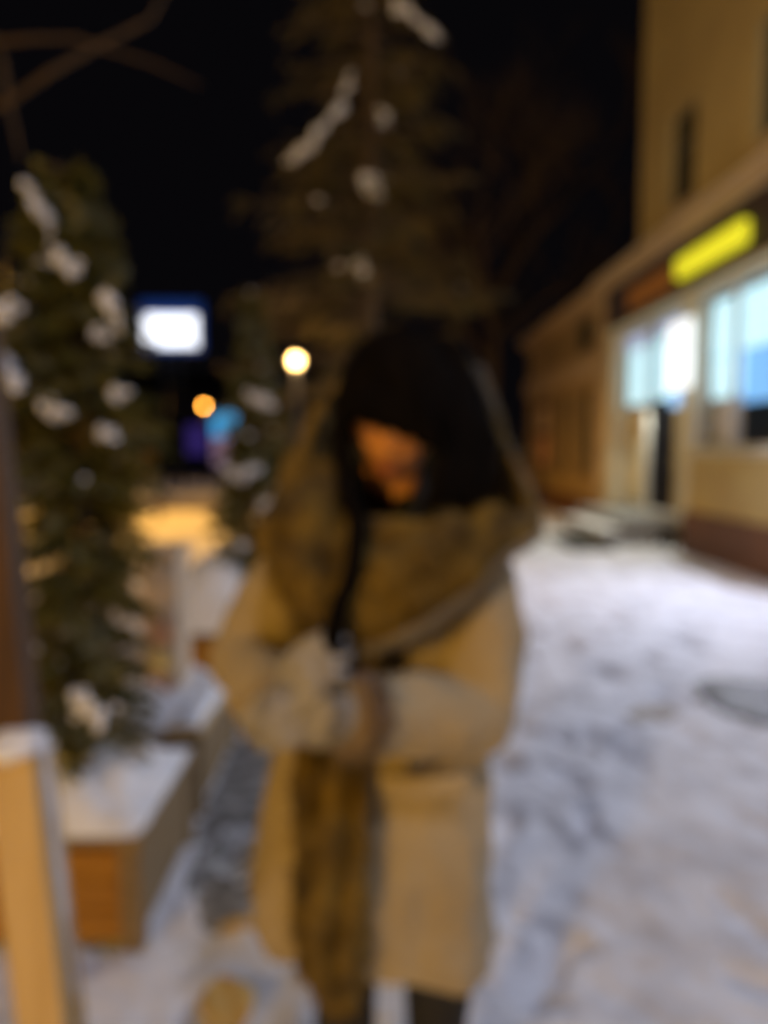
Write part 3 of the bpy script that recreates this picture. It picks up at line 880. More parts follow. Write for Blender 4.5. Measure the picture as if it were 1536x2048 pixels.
tr.build('trunk', M['bark_red'], r, True); br.build('branches', M['bark_red'], r)
# big bare tree far behind, in front of the sky by the shop
r, tr, br = bare_tree(3.0, 19.0, 9.5, 9, 'large bare tree barely visible in the dark sky between spruce and shop', M['bark_red'], 7, 4, 0.20)
tr.build('trunk', M['bark_red'], r, True); br.build('branches', M['bark_red'], r)

# ================================================================== PLANTERS
def planter(x0, x1, y0, y1, h, label, seed, mound, snow_edge=0.05):
    r = root('wooden_planter', ((x0 + x1) / 2, (y0 + y1) / 2, 0), label, 'planter', 'wooden planters in a row at the left')
    t = 0.035
    nb = 3
    bh = (h - 0.04) / nb
    for (nm, m, bx) in (('front_panel', 'planter', (x0 + 0.05, x1 - 0.05, y0, y0 + t)), ('back_panel', 'planter', (x0 + 0.05, x1 - 0.05, y1 - t, y1)),
                        ('side_panel', 'planter_side', (x0, x0 + t, y0 + 0.05, y1 - 0.05)), ('side_panel', 'planter_side', (x1 - t, x1, y0 + 0.05, y1 - 0.05))):
        pb = MB()
        for k in range(nb):
            z0 = 0.03 + k * bh
            pb.box(*bx, z0, z0 + bh - 0.006, 0.004)
        pb.build(nm, M[m], r)
    for cx in (x0 + 0.02, x1 - 0.02):
        for cy in (y0 + 0.02, y1 - 0.02):
            MB().box(cx - 0.032, cx + 0.032, cy - 0.032, cy + 0.032, 0.0, h + 0.005, 0.005).build('corner_post', M['planter_side'], r)
    rim = MB()
    rim.box(x0 - 0.02, x1 + 0.02, y0 - 0.02, y0 + 0.06, h + 0.006, h + 0.030, 0.004).box(x0 - 0.02, x1 + 0.02, y1 - 0.06, y1 + 0.02, h + 0.006, h + 0.030, 0.004)
    rim.box(x0 - 0.02, x0 + 0.06, y0 + 0.061, y1 - 0.061, h + 0.006, h + 0.030, 0.004).box(x1 - 0.06, x1 + 0.02, y0 + 0.061, y1 - 0.061, h + 0.006, h + 0.030, 0.004)
    rim.build('rim', M['planter_side'], r)
    # snow heaped on top, softly rounded, a little over the rim
    n = 26
    vs, fs = [], []
    for j in range(n + 1):
        for i in range(n + 1):
            u, w = i / n * 2 - 1, j / n * 2 - 1
            e = (1 - abs(u) ** 5) * (1 - abs(w) ** 5)
            x = (x0 + x1) / 2 + u * ((x1 - x0) / 2 + 0.012)
            y = (y0 + y1) / 2 + w * ((y1 - y0) / 2 + 0.012)
            z = h + 0.028 + e * (snow_edge + mound * math.exp(-(u * u + w * w) * 1.4) + 0.060 * noise.noise(Vector((x * 6, y * 6, seed))) + 0.028 * noise.noise(Vector((x * 17, y * 17, seed))))
            vs.append((x, y, z))
    for j in range(n):
        for i in range(n):
            fs.append((j * (n + 1) + i, j * (n + 1) + i + 1, (j + 1) * (n + 1) + i + 1, (j + 1) * (n + 1) + i))
    MB().add(vs, fs).build('snow', M['snow'], r, True)
    return r
planter(-1.30, -0.69, 2.06, 2.68, 0.32, 'nearest wooden planter, orange boards with snow heaped on top under the left spruce', 1, 0.07)
planter2 = planter(-1.30, -0.70, 2.86, 3.62, 0.32, 'middle snow topped planter behind the nearest one, by the beige pillar', 2, 0.05)
planter(-1.38, -0.72, 4.42, 5.45, 0.32, 'farthest wooden planter with the highest snow mound beside the person\'s elbow', 3, 0.42)

lr = planter2
MB().box(-0.815, -0.672, 2.80, 3.68, 0.353, 0.385, 0.006).build('ledge', M['pale_wood'], lr)
rg2 = []
for k in range(31):
    y = 2.80 + 0.88 * k / 30
    w = 0.060 * (1 + 0.25 * noise.noise(Vector((y * 6, 1, 4)))); hh = 0.050 * (1 + 0.4 * noise.noise(Vector((y * 5, 7, 2)))) * min(1, 0.3 + 4 * min(k, 30 - k) / 30)
    rg2.append([(-0.735 + w * math.cos(PI * q / 8), y, 0.383 + hh * math.sin(PI * q / 8)) for q in range(9)])
MB().loft(rg2, closed=False).build('snow', M['snow'], lr, True)

# square rendered pillar with faded notices
r = root('pillar', (-0.965, 3.2, 0.3), 'square beige pillar with faded orange notices between the left spruce and the person', 'pillar')
c0, c1 = P(283, 1250, 3.2).x, P(357, 1250, 3.2).x
MB().box(c0, c1, 3.2, 3.42, 0.33, 1.00, 0.012).build('shaft', M['stone'], r)
MB().box(c0 - 0.02, c1 + 0.02, 3.18, 3.44, 1.001, 1.035, 0.01).build('cap', M['stone'], r)
for (py0, py1, m) in ((1235, 1290, 'notice'), (1300, 1345, 'notice_y'), (1352, 1400, 'notice')):
    a, b = P(300, py1, 3.19), P(342, py0, 3.19)
    MB().box(a.x, b.x, 3.190, 3.198, a.z, b.z).build('notice', M[m], r)

# leaning wooden post close to the camera at the left edge
r = root('wooden_post', (-0.45, 1.05, 0), 'leaning wooden post at the left edge, dark brown above, pale and snowy below', 'post')
def plank(a, b, w, t, name, m, twist=0.0):
    """board from a to b"""
    a, b = Vector(a), Vector(b)
    d = (b - a).normalized()
    u = Vector((1, 0, 0)); u = (u - d * u.dot(d)).normalized()
    v = d.cross(u)
    mb = MB()
    vs = []
    for p in (a, b):
        for (s, q) in ((-1, -1), (1, -1), (1, 1), (-1, 1)):
            vs.append(p + u * w / 2 * s + v * t / 2 * q)
    mb.add(vs, [(0, 3, 2, 1), (4, 5, 6, 7), (0, 1, 5, 4), (1, 2, 6, 5), (2, 3, 7, 6), (3, 0, 4, 7)])
    me = mb.mesh()
    bm = bmesh.new(); bm.from_mesh(me)
    bmesh.ops.recalc_face_normals(bm, faces=bm.faces)
    bmesh.ops.bevel(bm, geom=list(bm.edges), offset=0.004, segments=2, affect='EDGES', profile=0.5)
    bm.to_mesh(me); bm.free()
    return link(name, me, m, r)
plank(P(28, 1500, 1.10), P(-62, 640, 1.16), 0.070, 0.060, 'shaft', M['dark_wood'])
a = P(128, 2330, 1.04)
plank(P(155, 2480, 1.03), P(40, 1497, 1.07), 0.070, 0.075, 'pale_board', M['pale_wood'])
sm = MB()
snow_lump(sm, P(35, 1495, 1.07) + Vector((0, 0, 0.004)), 0.050, 0.045, 0.022, 0, random)
sm.build('snow', M['snow'], r, True)
# snow clinging to the right hand edge
ep = [P(87 + (165 - 87) * k / 30, 1500 + 700 * k / 30, 1.06) for k in range(31)]
sm = MB().tube(ep, [0.010 * (0.9 + 0.5 * noise.noise(p * 30)) for p in ep], 10)
sm.build('snow_strip', M['snow'], r, True)

# leaf shaped sheets painted yellow for patches of warm light on the snow
def light_patch_at(px, py, size, seed, label):
    d = F * CAM_H / (py - 900)
    # intersect the view ray with the ground
    v = _M @ Vector(((px - 768) / F, -(py - 1024) / F, -1.0))
    s = -CAM_H / v.z
    x, y = v.x * s, v.y * s
    z = ground_z(x, y) + 0.008
    rnd = random.Random(seed)
    mb = MB()
    rings = []
    n = 9
    a = rnd.uniform(0, PI)
    pts = []
    for i in range(n + 1):
        t = i / n
        w = size * 0.45 * math.sin(PI * t) ** 0.8
        row = []
        for k in (-1, -0.5, 0, 0.5, 1):
            lx, ly = (t - 0.5) * size * 1.5, w * k
            row.append((x + lx * math.cos(a) - ly * math.sin(a), y + lx * math.sin(a) + ly * math.cos(a), z + 0.012 * abs(k) + 0.01 * math.sin(t * 5)))
        pts.append(row)
    me = evaluated(MB().loft(pts, closed=False).mesh(), [('SOLIDIFY', dict(thickness=0.003))])
    o = link('warm_light_patch', me, M['leaf'], None, True)
    return props(o, label, 'leaf', 'painted patches of warm light on the snow')
light_patch_at(472, 1872, 0.075, 2, 'small painted light patch on the snow left of the coat hem')
light_patch_at(455, 2030, 0.16, 5, 'largest painted light patch on the snow at the bottom edge of the picture')

# ================================================================== THE PERSON
PX, PY = 0.03, 1.36
person = root('person', (PX, PY, 0), 'person with long dark hair in a beige coat and olive brown shawl, looking down', 'person')

# --- body: one continuous figure -------------------------------------------------
HC = P(792, 838, 1.31)
HR = Matrix.Rotation(R(-6), 3, 'Z') @ Matrix.Rotation(R(8), 3, 'Y') @ Matrix.Rotation(R(26), 3, 'X')
def head_local(v):
    """v: unit vector, -Y is the face"""
    x, y, z = v.x * 0.074, v.y * 0.092, v.z * 0.120
    low = max(0.0, -v.z)
    x *= 1 - 0.38 * low ** 1.7
    if y < 0:
        y *= 1 - 0.10 * low
        fx, fz = v.x * 0.074, z
        g = lambda cx, cz, sx, sz: math.exp(-((fx - cx) / sx) ** 2 - ((fz - cz) / sz) ** 2)
        front = min(1.0, -v.y * 1.6)
        y -= front * (0.020 * g(0, -0.026, 0.012, 0.016) + 0.010 * g(0, -0.004, 0.008, 0.022))
        y += front * 0.009 * (g(0.031, 0.004, 0.015, 0.011) + g(-0.031, 0.004, 0.015, 0.011))
        y -= front * 0.005 * (g(0.030, 0.024, 0.020, 0.007) + g(-0.030, 0.024, 0.020, 0.007))
        y -= front * 0.006 * g(0, -0.058, 0.020, 0.010)
        y -= front * 0.010 * g(0, -0.098, 0.020, 0.014)
        y -= front * 0.006 * (g(0.040, -0.022, 0.018, 0.018) + g(-0.040, -0.022, 0.018, 0.018))
    else:
        y *= 1 + 0.06 * max(0, v.z)
    return Vector((x, y, z))
body = MB()
nu, nv = 64, 48
vs = []
for j in range(nv + 1):
    t = PI * j / nv
    for i in range(nu):
        a = 2 * PI * i / nu
        vs.append(HC + HR @ head_local(Vector((math.sin(t) * math.cos(a), math.sin(t) * math.sin(a), math.cos(t)))))
fs = [(j * nu + i, (j + 1) * nu + i, (j + 1) * nu + (i + 1) % nu, j * nu + (i + 1) % nu) for j in range(nv) for i in range(nu)]
body.add(vs, fs)
for s in (-1, 1):     # ears
    body.ball(HC + HR @ Vector((s * 0.074, 0.006, -0.008)), (0.009, 0.017, 0.028), 12, 9, HR)
SH_L, EL_L, WR_L = P(625, 1108, 1.36), P(492, 1318, 1.28), P(560, 1428, 1.10)     # arm at the left of the picture
SH_R, EL_R, WR_R = P(930, 1118, 1.36), P(945, 1432, 1.26), P(690, 1428, 1.10)
neck0 = HC + HR @ Vector((0, 0.03, -0.085))
chest = P(770, 1190, 1.37)
waist = P(770, 1420, 1.37)
hips = P(770, 1560, 1.36)
body.caps([neck0, P(782, 1050, 1.36), chest], [0.052, 0.055, 0.10])
body.caps([SH_L + Vector((0.03, 0, 0)), chest, SH_R - Vector((0.03, 0, 0))], [0.055, 0.11, 0.055])
body.caps([chest, waist, hips], [0.12, 0.105, 0.13])
body.caps([SH_L, EL_L, WR_L], [0.048, 0.036, 0.026])
body.caps([SH_R, EL_R, WR_R], [0.048, 0.036, 0.026])
LEG = []
for (hx, kx, ax) in ((-0.075, -0.085, -0.095), (0.075, 0.090, 0.092)):
    hp, kn, an = Vector((PX + hx, 1.36, 0.86)), Vector((PX + kx, 1.34, 0.48)), Vector((PX + ax, 1.37, 0.09))
    body.caps([hp, kn, (kn + an) / 2 + Vector((0, 0.012, 0.03)), an], [0.082, 0.054, 0.050, 0.036])
    body.caps([an + Vector((0, 0.03, -0.045)), an + Vector((0, -0.12, -0.058))], [0.030, 0.026])
    LEG.append((hp, kn, an))
bme = fused(body, 0.0042, 2, 0.4)
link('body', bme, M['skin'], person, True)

# --- face details ----------------------------------------------------------------
def on_face(x, z, out=0.0):
    # find the head surface at local x, z
    best = None
    for k in range(60):
        yy = -0.14 + k * 0.0016
        # unit vector guess by inverse ellipsoid
        ux, uz = x / 0.074, z / 0.12
        low = max(0.0, -uz)
        ux /= (1 - 0.38 * low ** 1.7)
        q = 1 - ux * ux - uz * uz
        v = Vector((ux, -math.sqrt(max(q, 0.0)), uz))
        best = head_local(v)
        break
    return best + Vector((0, -out, 0))
def strip(pts, rad, name, m):
    MB().tube([HC + HR @ p for p in pts], rad, 8).build(name, m, person, True)
strip([on_face(x, -0.0545 + 0.0025 * math.cos(x * 160) , 0.001) for x in (-0.022, -0.013, -0.005, 0, 0.005, 0.013, 0.022)], [0.001, 0.003, 0.0040, 0.0034, 0.0040, 0.003, 0.001], 'lips', M['lip'])
strip([on_face(x, -0.0625, 0.000) for x in (-0.018, -0.010, 0, 0.010, 0.018)], [0.001, 0.0042, 0.0052, 0.0042, 0.001], 'lips', M['lip'])
for s in (-1, 1):
    e = on_face(s * 0.031, 0.003)
    c = HC + HR @ (e + Vector((0, 0.008, 0)))
    eye = MB().ball(c, 0.0118, 16, 12).build('eye', M['eye_white'], person, True)
    g = HC + HR @ (e + Vector((0, -0.0012, -0.003)))
    MB().ball(g, (0.0050, 0.0026, 0.0050), 12, 8, HR).build('iris', M['iris'], eye, True)
    # lowered upper lid with lashes
    MB().ball(HC + HR @ (e + Vector((0, 0.0066, 0.0035))), (0.0135, 0.0128, 0.0105), 16, 10, HR).build('eyelid', M['skin'], person, True)
    strip([on_face(s * (0.031 + dx), -0.0035 + 0.002 * (1 - (dx / 0.012) ** 2) * -1, 0.0055 - abs(dx) * 0.18) for dx in (-0.012, -0.006, 0, 0.006, 0.012)], 0.0011, 'eyelashes', M['hair'])
    strip([on_face(s * x, z, 0.003) for (x, z) in ((0.014, 0.021), (0.025, 0.026), (0.036, 0.026), (0.047, 0.020))], [0.002, 0.003, 0.0028, 0.001], 'eyebrow', M['hair'])

# --- hair ------------------------------------------------------------------------
hair = MB()
rh = random.Random(8)
# scalp volume
nu, nv = 56, 40
vs, fs = [], []
keep = {}
for j in range(nv + 1):
    t = PI * j / nv
    for i in range(nu):
        a = 2 * PI * i / nu
        v = Vector((math.sin(t) * math.cos(a), math.sin(t) * math.sin(a), math.cos(t)))
        q = Vector((v.x * 0.103, v.y * 0.118 + 0.008, v.z * 0.140 + 0.016))
        q *= 1 + 0.05 * noise.noise(Vector((v.x * 6, v.y * 6, v.z * 1.5)))
        # the face is left open
        vs.append(HC + HR @ q)
        keep[j * nu + i] = not (v.y < -0.25 and v.z < 0.16 + 0.10 * (-v.x) and abs(v.x) < 0.75) 
for j in range(nv):
    for i in range(nu):
        f = (j * nu + i, (j + 1) * nu + i, (j + 1) * nu + (i + 1) % nu, j * nu + (i + 1) % nu)
        if all(keep[k] for k in f) and math.cos(PI * j / nv) > -0.6:
            fs.append(f)
hair.add(vs, fs)
def lock(p, r0, n=6, flat=1.0):
    L = len(p)
    rads = [r0 * (0.55 + 0.75 * math.sin(PI * (0.15 + 0.8 * i / (L - 1)))) for i in range(L)]
    rads[-1] = r0 * 0.15
    hair.tube(p, rads, n)
# long locks: (px, py, depth) paths; they start on the crown and fall
for k in range(230):
    u = rh.random()
    side = 1 if u < 0.78 else -1
    if side > 0:      # mass at the right of the picture
        w = rh.random()
        x_end = 878 + 98 * w + rh.uniform(-10, 10)
        pts = [P(800 + 50 * w + rh.uniform(-10, 10), 668 + rh.uniform(0, 14), 1.29),
               P(835 + 80 * w, 705 + rh.uniform(-12, 12), 1.26 + 0.04 * w),
               P(876 + 78 * w, 790, 1.24 + 0.08 * w),
               P(894 + 82 * w, 880, 1.23 + 0.07 * w),
               P(882 + 92 * w, 950, 1.20 + 0.08 * w),
               P(x_end - 10, 1010 - 15 * w + rh.uniform(-10, 10), 1.19 + 0.07 * w),
               P(x_end - 30, 1055 - 45 * w + rh.uniform(-18, 12), 1.20 + 0.05 * w)]
        pts = [p + Vector((rh.gauss(0, .004), rh.gauss(0, .004), 0)) * (i > 1) for i, p in enumerate(pts)]
        lock(pts, rh.uniform(0.005, 0.012))
    else:
        w = rh.random()
        pts = [P(770 - 20 * w, 672, 1.29), P(725 - 20 * w, 715, 1.25), P(698 - 16 * w, 790, 1.23), P(688 - 14 * w, 870, 1.215),
               P(692 - 14 * w, 930, 1.21), P(702 - 16 * w, 985, 1.18), P(712 + 8 * w, 1050, 1.14), P(706 + 10 * w, 1120, 1.11), P(690 - 14 * w, 1200, 1.09),
               P(678 - 24 * w, 1270, 1.08), P(684 - 36 * w, 1345 + rh.uniform(-20, 20), 1.075)]
        lock(pts, rh.uniform(0.007, 0.011))
# swept fringe across the forehead
for k in range(46):
    w = k / 45
    x1 = 690 + 182 * w
    y1 = 836 + 62 * w + rh.uniform(-8, 8)
    pts = [P(815 + rh.uniform(-25, 25), 690 + rh.uniform(0, 12), 1.24), P(770 + 70 * w, 740, 1.21), P(725 + 118 * w, 795, 1.197), P(x1, y1 - 18, 1.190), P(x1 + 6, y1, 1.193)]
    lock(pts, rh.uniform(0.007, 0.011))
hair.build('hair', M['hair'], person, True)

def sm(x):
    x = max(0.0, min(1.0, x)); return x * x * (3 - 2 * x)
# --- coat: torso and sleeves of one garment ---------------------------------------
coat = MB()
CT = [  # photo row -> left, right edge of the torso, half depth, centre depth
    (1060, 640, 930, 0.100, 1.370), (1100, 600, 965, 0.115, 1.370), (1200, 590, 955, 0.125, 1.370), (1330, 590, 945, 0.130, 1.370),
    (1440, 565, 965, 0.140, 1.365), (1540, 540, 985, 0.150, 1.360), (1640, 520, 985, 0.160, 1.355), (1750, 503, 984, 0.168, 1.350),
    (1800, 508, 988, 0.170, 1.350), (1835, 524, 988, 0.168, 1.350), (1850, 536, 980, 0.162, 1.350)]
rings = []
NS = 72
for (py, xl, xr, hd, cd) in CT:
    a, b = P(xl, py, cd), P(xr, py, cd)
    cx, hw = (a.x + b.x) / 2, (b.x - a.x) / 2
    z = a.z
    ring = []
    for k in range(NS):
        t = 2 * PI * k / NS
        ct, st = math.cos(t), math.sin(t)
        low = max(0.0, (1500 - py) / -470.0) if py > 1500 else 0.0
        fold = 1 + 0.035 * low * math.sin(t * 7 + 0.8) + 0.02 * low * math.sin(t * 12)
        ring.append((cx + hw * math.copysign(abs(ct) ** 0.85, ct) * fold, cd + hd * math.copysign(abs(st) ** 0.85, st) * fold,
                     z - (0.055 * sm(ct * 1.2) * sm((py - 1640) / 200))))
    rings.append(ring)
coat.loft(rings)
coat.caps([SH_L + Vector((0.01, 0, -0.01)), (SH_L + EL_L) / 2 + Vector((-0.006, 0, 0.0)), EL_L, EL_L.lerp(WR_L, 0.55), WR_L.lerp(EL_L, 0.18)], [0.088, 0.080, 0.068, 0.062, 0.058], 20)
coat.caps([SH_R + Vector((-0.005, 0, -0.01)), (SH_R + EL_R) / 2 + Vector((0.022, 0, 0.0)), EL_R, EL_R.lerp(WR_R, 0.5), WR_R.lerp(EL_R, 0.14)], [0.092, 0.086, 0.078, 0.073, 0.060], 20)
cme = fused(coat, 0.0065, 5, 0.5)
wrinkle(cme, 0.010, 8, (1, 1, 0.40))
wrinkle(cme, 0.004, 24, (1, 1, 0.7))
link('coat', cme, M['coat'], person, True)

# button and pocket flap on the coat
def front_y(px, py, guess=1.19):
    return guess
b = P(832, 1528, 1.165)
MB().ball(b, (0.017, 0.010, 0.017), 16, 10).build('button', M['horn'], person, True)
fl = MB()
for k in range(1):
    a0, a1 = P(760, 1534, 1.182), P(935, 1534, 1.200)
pts_t = []
rows = []
for j in range(5):
    t = j / 4
    row = []
    for i in range(13):
        u = i / 12
        px = 762 + 180 * u
        py = 1545 + 42 * t + 6 * math.sin(u * PI)
        dd = 1.197 - 0.010 * math.sin(PI * u) - 0.012 * (1 - t) * 0
        row.append(P(px, py, dd))
    rows.append(row)
fme = evaluated(MB().loft(rows, closed=False).mesh(), [('SOLIDIFY', dict(thickness=0.006))])
link('pocket_flap', fme, M['coat'], person, True)

# --- fur cuffs ---------------------------------------------------------------------
def cuff(w, e, r, name):
    d = (w - e).normalized()
    mb = MB()
    a = d.orthogonal().normalized(); bb = d.cross(a)
    rc = random.Random(2)
    mb.tube([w - d * 0.030, w - d * 0.012, w + d * 0.010, w + d * 0.022], [r * 0.9, r * 1.04, r * 1.02, r * 0.7], 24)
    for k in range(900):
        t = rc.uniform(0, 2 * PI); s = rc.uniform(-0.030, 0.020)
        n = a * math.cos(t) + bb * math.sin(t)
        p = w + d * s + n * r * 0.97
        q = p + n * 0.014 + d * rc.uniform(-.006, .008) + Vector((0, 0, -0.003))
        o = n.cross(d) * 0.0016
        mb.add([p - o, p + o, q], [(0, 1, 2)])
    mb.build(name, M['fur'], person, True)
cuff(WR_L.lerp(EL_L, 0.12), EL_L, 0.052, 'cuff')
cuff(WR_R.lerp(EL_R, 0.06), EL_R, 0.064, 'cuff')

# --- gloved hands clasped in front --------------------------------------------------
def hand(wrist, direction, palm_n, thumb_side, curl, name, scale=1.0, spread=0.10):
    """direction: wrist to knuckles; palm_n: way the palm faces; fingers curl towards it"""
    d = direction.normalized()
    n = (palm_n - d * palm_n.dot(d)).normalized()
    s = d.cross(n) * thumb_side          # towards the thumb
    S = scale
    mb = MB()
    kn = []
    offs = (0.031, 0.011, -0.010, -0.029)
    lens = (0.072, 0.080, 0.074, 0.058)
    rad = (0.0105, 0.0108, 0.0102, 0.0090)
    mb.caps([wrist - d * 0.02, wrist + d * 0.015 * S], [0.032, 0.030])
    for o, L, r in zip(offs, lens, rad):
        k0 = wrist + d * 0.088 * S + s * o * S + d * (-0.35 * abs(o - 0.008)) * S
        mb.caps([wrist + d * 0.015 * S + s * o * 0.6 * S, k0], [0.018, 0.0145])
        fd = (d + s * (o / 0.03) * spread).normalized()
        p = [k0]
        ang = 0.0
        for seg, c in zip((0.44, 0.31, 0.25), curl):
            ang += c * (1 + 0.12 * (0.03 - o) / 0.06)
            p.append(p[-1] + (fd * math.cos(ang) + n * math.sin(ang)) * L * seg * S)
        mb.caps(p, [r * 1.12, r * 1.05, r, r * 0.86])
    t0 = wrist + d * 0.020 * S + s * 0.024 * S + n * 0.008
    t1 = t0 + (d * 0.55 + s * 0.65 + n * 0.35).normalized() * 0.042 * S
    t2 = t1 + (d * 0.75 + s * 0.25 + n * 0.55).normalized() * 0.034 * S
    t3 = t2 + (d * 0.75 + n * 0.65 - s * 0.05).normalized() * 0.026 * S
    mb.caps([t0, t1, t2, t3], [0.018, 0.0145, 0.0130, 0.0105])
    me = fused(mb, 0.0026, 3, 0.4)
    wrinkle(me, 0.0012, 60)
    return link(name, me, M['glove'], person, True)
W1 = WR_L + Vector((0.005, -0.01, 0.01))
W2 = WR_R + Vector((-0.02, -0.015, 0.004))
hand(W1, Vector((0.42, -0.20, 0.66)), Vector((0.55, 0.75, -0.2)), 1, (0.45, 0.6, 0.4), 'glove', 0.96)
hand(W2, Vector((-0.95, -0.25, -0.02)), Vector((-0.15, 0.85, -0.45)), -1, (0.35, 0.65, 0.5), 'glove', 0.96)
# fluffy white cuffs of the gloves
for (w, e, rr) in ((W1, EL_L, 0.040), (W2, EL_R, 0.040)):
    mb = MB()
    d = (w - e).normalized()
    rc = random.Random(4)
    a = d.orthogonal().normalized(); bb = d.cross(a)
    mb.tube([w + d * 0.000, w + d * 0.012, w + d * 0.030, w + d * 0.038], [rr * .8, rr, rr, rr * .7], 22)
    for k in range(700):
        t = rc.uniform(0, 2 * PI); s = rc.uniform(0.0, 0.036)
        n = a * math.cos(t) + bb * math.sin(t)
        p = w + d * s + n * rr * 0.95
        q = p + n * 0.013 + Vector((rc.uniform(-.005, .005), 0, rc.uniform(-.005, .005)))
        o = n.cross(d) * 0.0015
        mb.add([p - o, p + o, q], [(0, 1, 2)])
    mb.build('glove_cuff', M['glove'], person, True)

# --- black high collar round the neck
mb = MB().caps([neck0 + Vector((0, 0.012, -0.035)), P(782, 1058, 1.365), chest + Vector((0, 0, 0.04))], [0.060, 0.068, 0.10], 20)
me = fused(mb, 0.005, 3, 0.5)
wrinkle(me, 0.003, 30)
link('collar', me, M['black_cloth'], person, True)

# --- trousers and boots ---------------------------------------------------------------
for i, (hp, kn, an) in enumerate(LEG):
    rr = (0.092, 0.062 + 0.008 * i, 0.058, 0.046)
    mb = MB().caps([hp, kn, (kn + an) / 2 + Vector((0, 0.012, 0.03)), an + Vector((0, 0, 0.10))], rr, 18)
    me = fused(mb, 0.006, 4, 0.5)
    wrinkle(me, 0.004, 14, (1, 1, 1.6))
    link('trouser_leg', me, M['black_cloth'], person, True)
    mb = MB().caps([an + Vector((0, 0.004, 0.16)), an + Vector((0, 0.006, 0.0))], (0.058, 0.050), 16)
    mb.caps([an + Vector((0, 0.025, -0.045)), an + Vector((0, -0.06, -0.045)), an + Vector((0, -0.135, -0.050))], (0.044, 0.044, 0.036), 16)
    me = fused(mb, 0.005, 4, 0.5)
    for v in me.vertices:
        v.co.z = max(v.co.z, 0.004)
    link('boot', me, M['boot'], person, True)

# --- shawl over the shoulders and behind the head ------------------------------------
SP = [  # row -> left, right silhouette, half depth, centre depth
    (640, 770, 850, 0.04, 1.40), (690, 715, 925, 0.08, 1.41), (730, 690, 950, 0.115, 1.40), (800, 650, 975, 0.14, 1.385),
    (880, 602, 1003, 0.155, 1.38), (950, 568, 1035, 0.17, 1.37), (1010, 545, 1062, 0.185, 1.36), (1050, 530, 1060, 0.195, 1.355),
    (1100, 535, 1035, 0.200, 1.350), (1180, 560, 1000, 0.205, 1.345), (1250, 590, 960, 0.21, 1.340)]
def shawl_pt(a, py, off=0.0):
    xl, xr, hd, cd = lerp_table(SP, py)
    p0, p1 = P(xl, py, cd), P(xr, py, cd)
    cx, hw = (p0.x + p1.x) / 2, (p1.x - p0.x) / 2 + off
    ct = math.sin(a); st = -math.cos(a)      # a = 0 faces the camera, a > 0 is to the right of the picture
    q = 1 + 0.03 * math.sin(a * 9 + py * 0.02) * min(1, max(0, (py - 950) / 100)) 
    return Vector((cx + hw * ct * q, cd + (hd + off) * st * q, p0.z))
def sm(x):
    x = max(0.0, min(1.0, x)); return x * x * (3 - 2 * x)
def row_top(a):
    d = math.degrees(abs(a))
    neck = 1018
    if a < 0:      # drawn further forward on the left of the picture
        return neck + (790 - neck) * sm((d - 40) / 34) + (705 - 790) * sm((d - 95) / 40)
    return neck + (705 - neck) * sm((d - 68) / 34)
def row_bot(a):
    d = math.degrees(a)
    # lowest a little left of the middle, sweeping up to both shoulders
    if d > -18:
        return 1240 - 180 * sm((d + 18) / 100) 
    return 1240 - 120 * sm((-d - 18) / 70)
NA, NT = 150, 34
rows = []
for j in range(NT + 1):
    row = []
    for i in range(NA):
        a = -PI + 2 * PI * (i + 0.5) / NA
        t = j / NT
        py = row_top(a) + (row_bot(a) - row_top(a)) * t
        p = shawl_pt(a, py)
        row.append(p)
    rows.append(row)
mb = MB().loft(rows, closed=True, capb=False, capt=False)
me = evaluated(mb.mesh(), [('SOLIDIFY', dict(thickness=0.014, offset=0.0))])
wrinkle(me, 0.012, 12, (1, 1, 1.8))
link('shawl', me, M['shawl'], person, True)
# pale woolly rim: from the top of the head down the right side and along the lower edge
def rim(path, r0, name, m, tufts, seed, spread=1.0):
    mb = MB().tube(path, [r0 * (0.8 + 0.3 * noise.noise(p * 18)) for p in path], 10)
    rc = random.Random(seed)
    for k in range(tufts):
        f = rc.uniform(0, len(path) - 1.001)
        i = int(f)
        p = path[i].lerp(path[i + 1], f - i)
        n = Vector((rc.gauss(0, 1), rc.gauss(0, 1), rc.gauss(0, 1))).normalized()
        q = p + n * r0 * rc.uniform(1.3, 1.9) * spread
        o = n.orthogonal().normalized() * 0.0016
        mb.add([p - o, p + o, q], [(0, 1, 2)])
    return mb.build(name, m, person, True)
right_edge = [shawl_pt(R(d), row_top(R(d)) , 0.006) for d in range(178, 80, -4)]
rpath = [shawl_pt(R(88), py, 0.004) for py in range(735, 1035, 12)]
rim(rpath, 0.010, 'shawl_trim', M['shawl_trim'], 1600, 3)
lpath = [shawl_pt(R(d), row_bot(R(d)) , 0.010) for d in range(80, -20, -3)]
rim(lpath, 0.011, 'shawl_trim', M['shawl_trim'], 1800, 4)

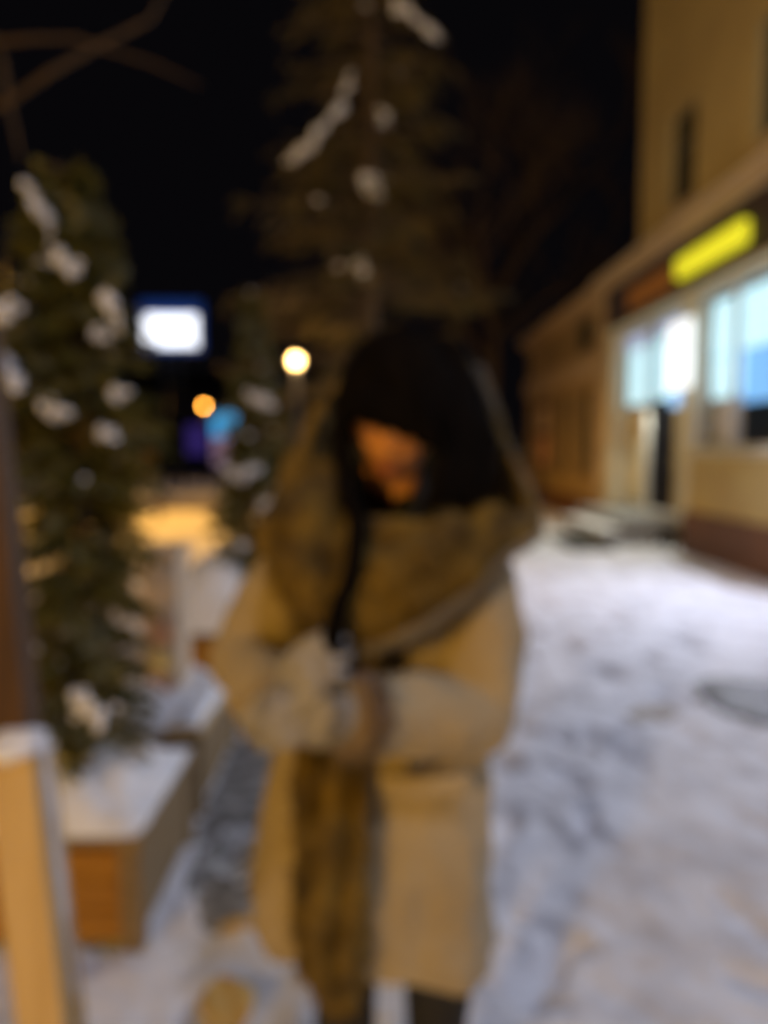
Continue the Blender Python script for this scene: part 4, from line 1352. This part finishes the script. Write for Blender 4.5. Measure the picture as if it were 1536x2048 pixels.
# --- thick folds of the shawl on the chest (left of the picture) ---------------------
folds = MB()
def fold(pts, rad):
    folds.caps([P(*p) for p in pts], rad, 14)
fold([(650, 960, 1.22), (608, 1040, 1.17), (600, 1130, 1.15), (640, 1215, 1.14), (672, 1260, 1.14)], [0.035, 0.048, 0.050, 0.038, 0.028])
fold([(700, 1040, 1.19), (672, 1100, 1.155), (668, 1180, 1.145), (690, 1250, 1.14)], [0.020, 0.030, 0.034, 0.026])
fold([(900, 1060, 1.18), (840, 1110, 1.15), (770, 1150, 1.14), (716, 1210, 1.14)], [0.030, 0.034, 0.034, 0.030])
fold([(985, 1040, 1.24), (910, 1130, 1.17), (820, 1185, 1.145), (735, 1235, 1.14)], [0.030, 0.032, 0.030, 0.026])
me = fused(folds, 0.005, 4, 0.5)
wrinkle(me, 0.006, 22)
def shaggy(me, count, L, seed, m):
    rc = random.Random(seed)
    mb = MB()
    vv = me.vertices
    for k in range(count):
        v = vv[rc.randrange(len(vv))]
        n = v.normal
        q = v.co + n * L * rc.uniform(0.5, 1.2) + Vector((rc.gauss(0, .4), rc.gauss(0, .2), -rc.random())) * L
        o = n.orthogonal().normalized() * 0.0018
        mb.add([v.co - o, v.co + o, q], [(0, 1, 2)])
    n0 = len(vv)
    bm = bmesh.new(); bm.from_mesh(me)
    t = mb.mesh(); bm.from_mesh(t)
    bm.to_mesh(me); bm.free()
shaggy(me, 5000, 0.016, 3, None)
link('shawl_fold', me, M['shawl'], person, True)

# --- long end of the shawl hanging down the front ------------------------------------
TE = [(1235, 662, 730, 1.165), (1300, 690, 742, 1.160), (1370, 700, 748, 1.155), (1450, 640, 738, 1.175), (1500, 596, 722, 1.178), (1600, 590, 726, 1.168), (1700, 594, 730, 1.160),
      (1800, 588, 732, 1.150), (1880, 590, 730, 1.148), (1940, 606, 728, 1.148), (1990, 640, 722, 1.152), (2022, 672, 708, 1.158)]
def end_strip(y0, y1, name):
    rows = []
    n = 60
    for j in range(n + 1):
        py = y0 + (y1 - y0) * j / n
        xl, xr, dd = lerp_table(TE, py)
        row = []
        for i in range(22):
            u = i / 21
            w = 0.010 * math.sin(u * 13 + py * 0.012) + 0.008 * math.sin(py * 0.045 + u * 4)
            row.append(P(xl + (xr - xl) * u, py, dd - 0.018 * math.sin(PI * u) - w))
        rows.append(row)
    me = evaluated(MB().loft(rows, closed=False).mesh(), [('SOLIDIFY', dict(thickness=0.016, offset=0.0))])
    wrinkle(me, 0.006, 26)
    shaggy(me, 3500, 0.013, 5, None)
    o = link(name, me, M['shawl'], person, True)
    return o
end_strip(1235, 1385, 'shawl_end')
end_strip(1470, 2020, 'shawl_end')
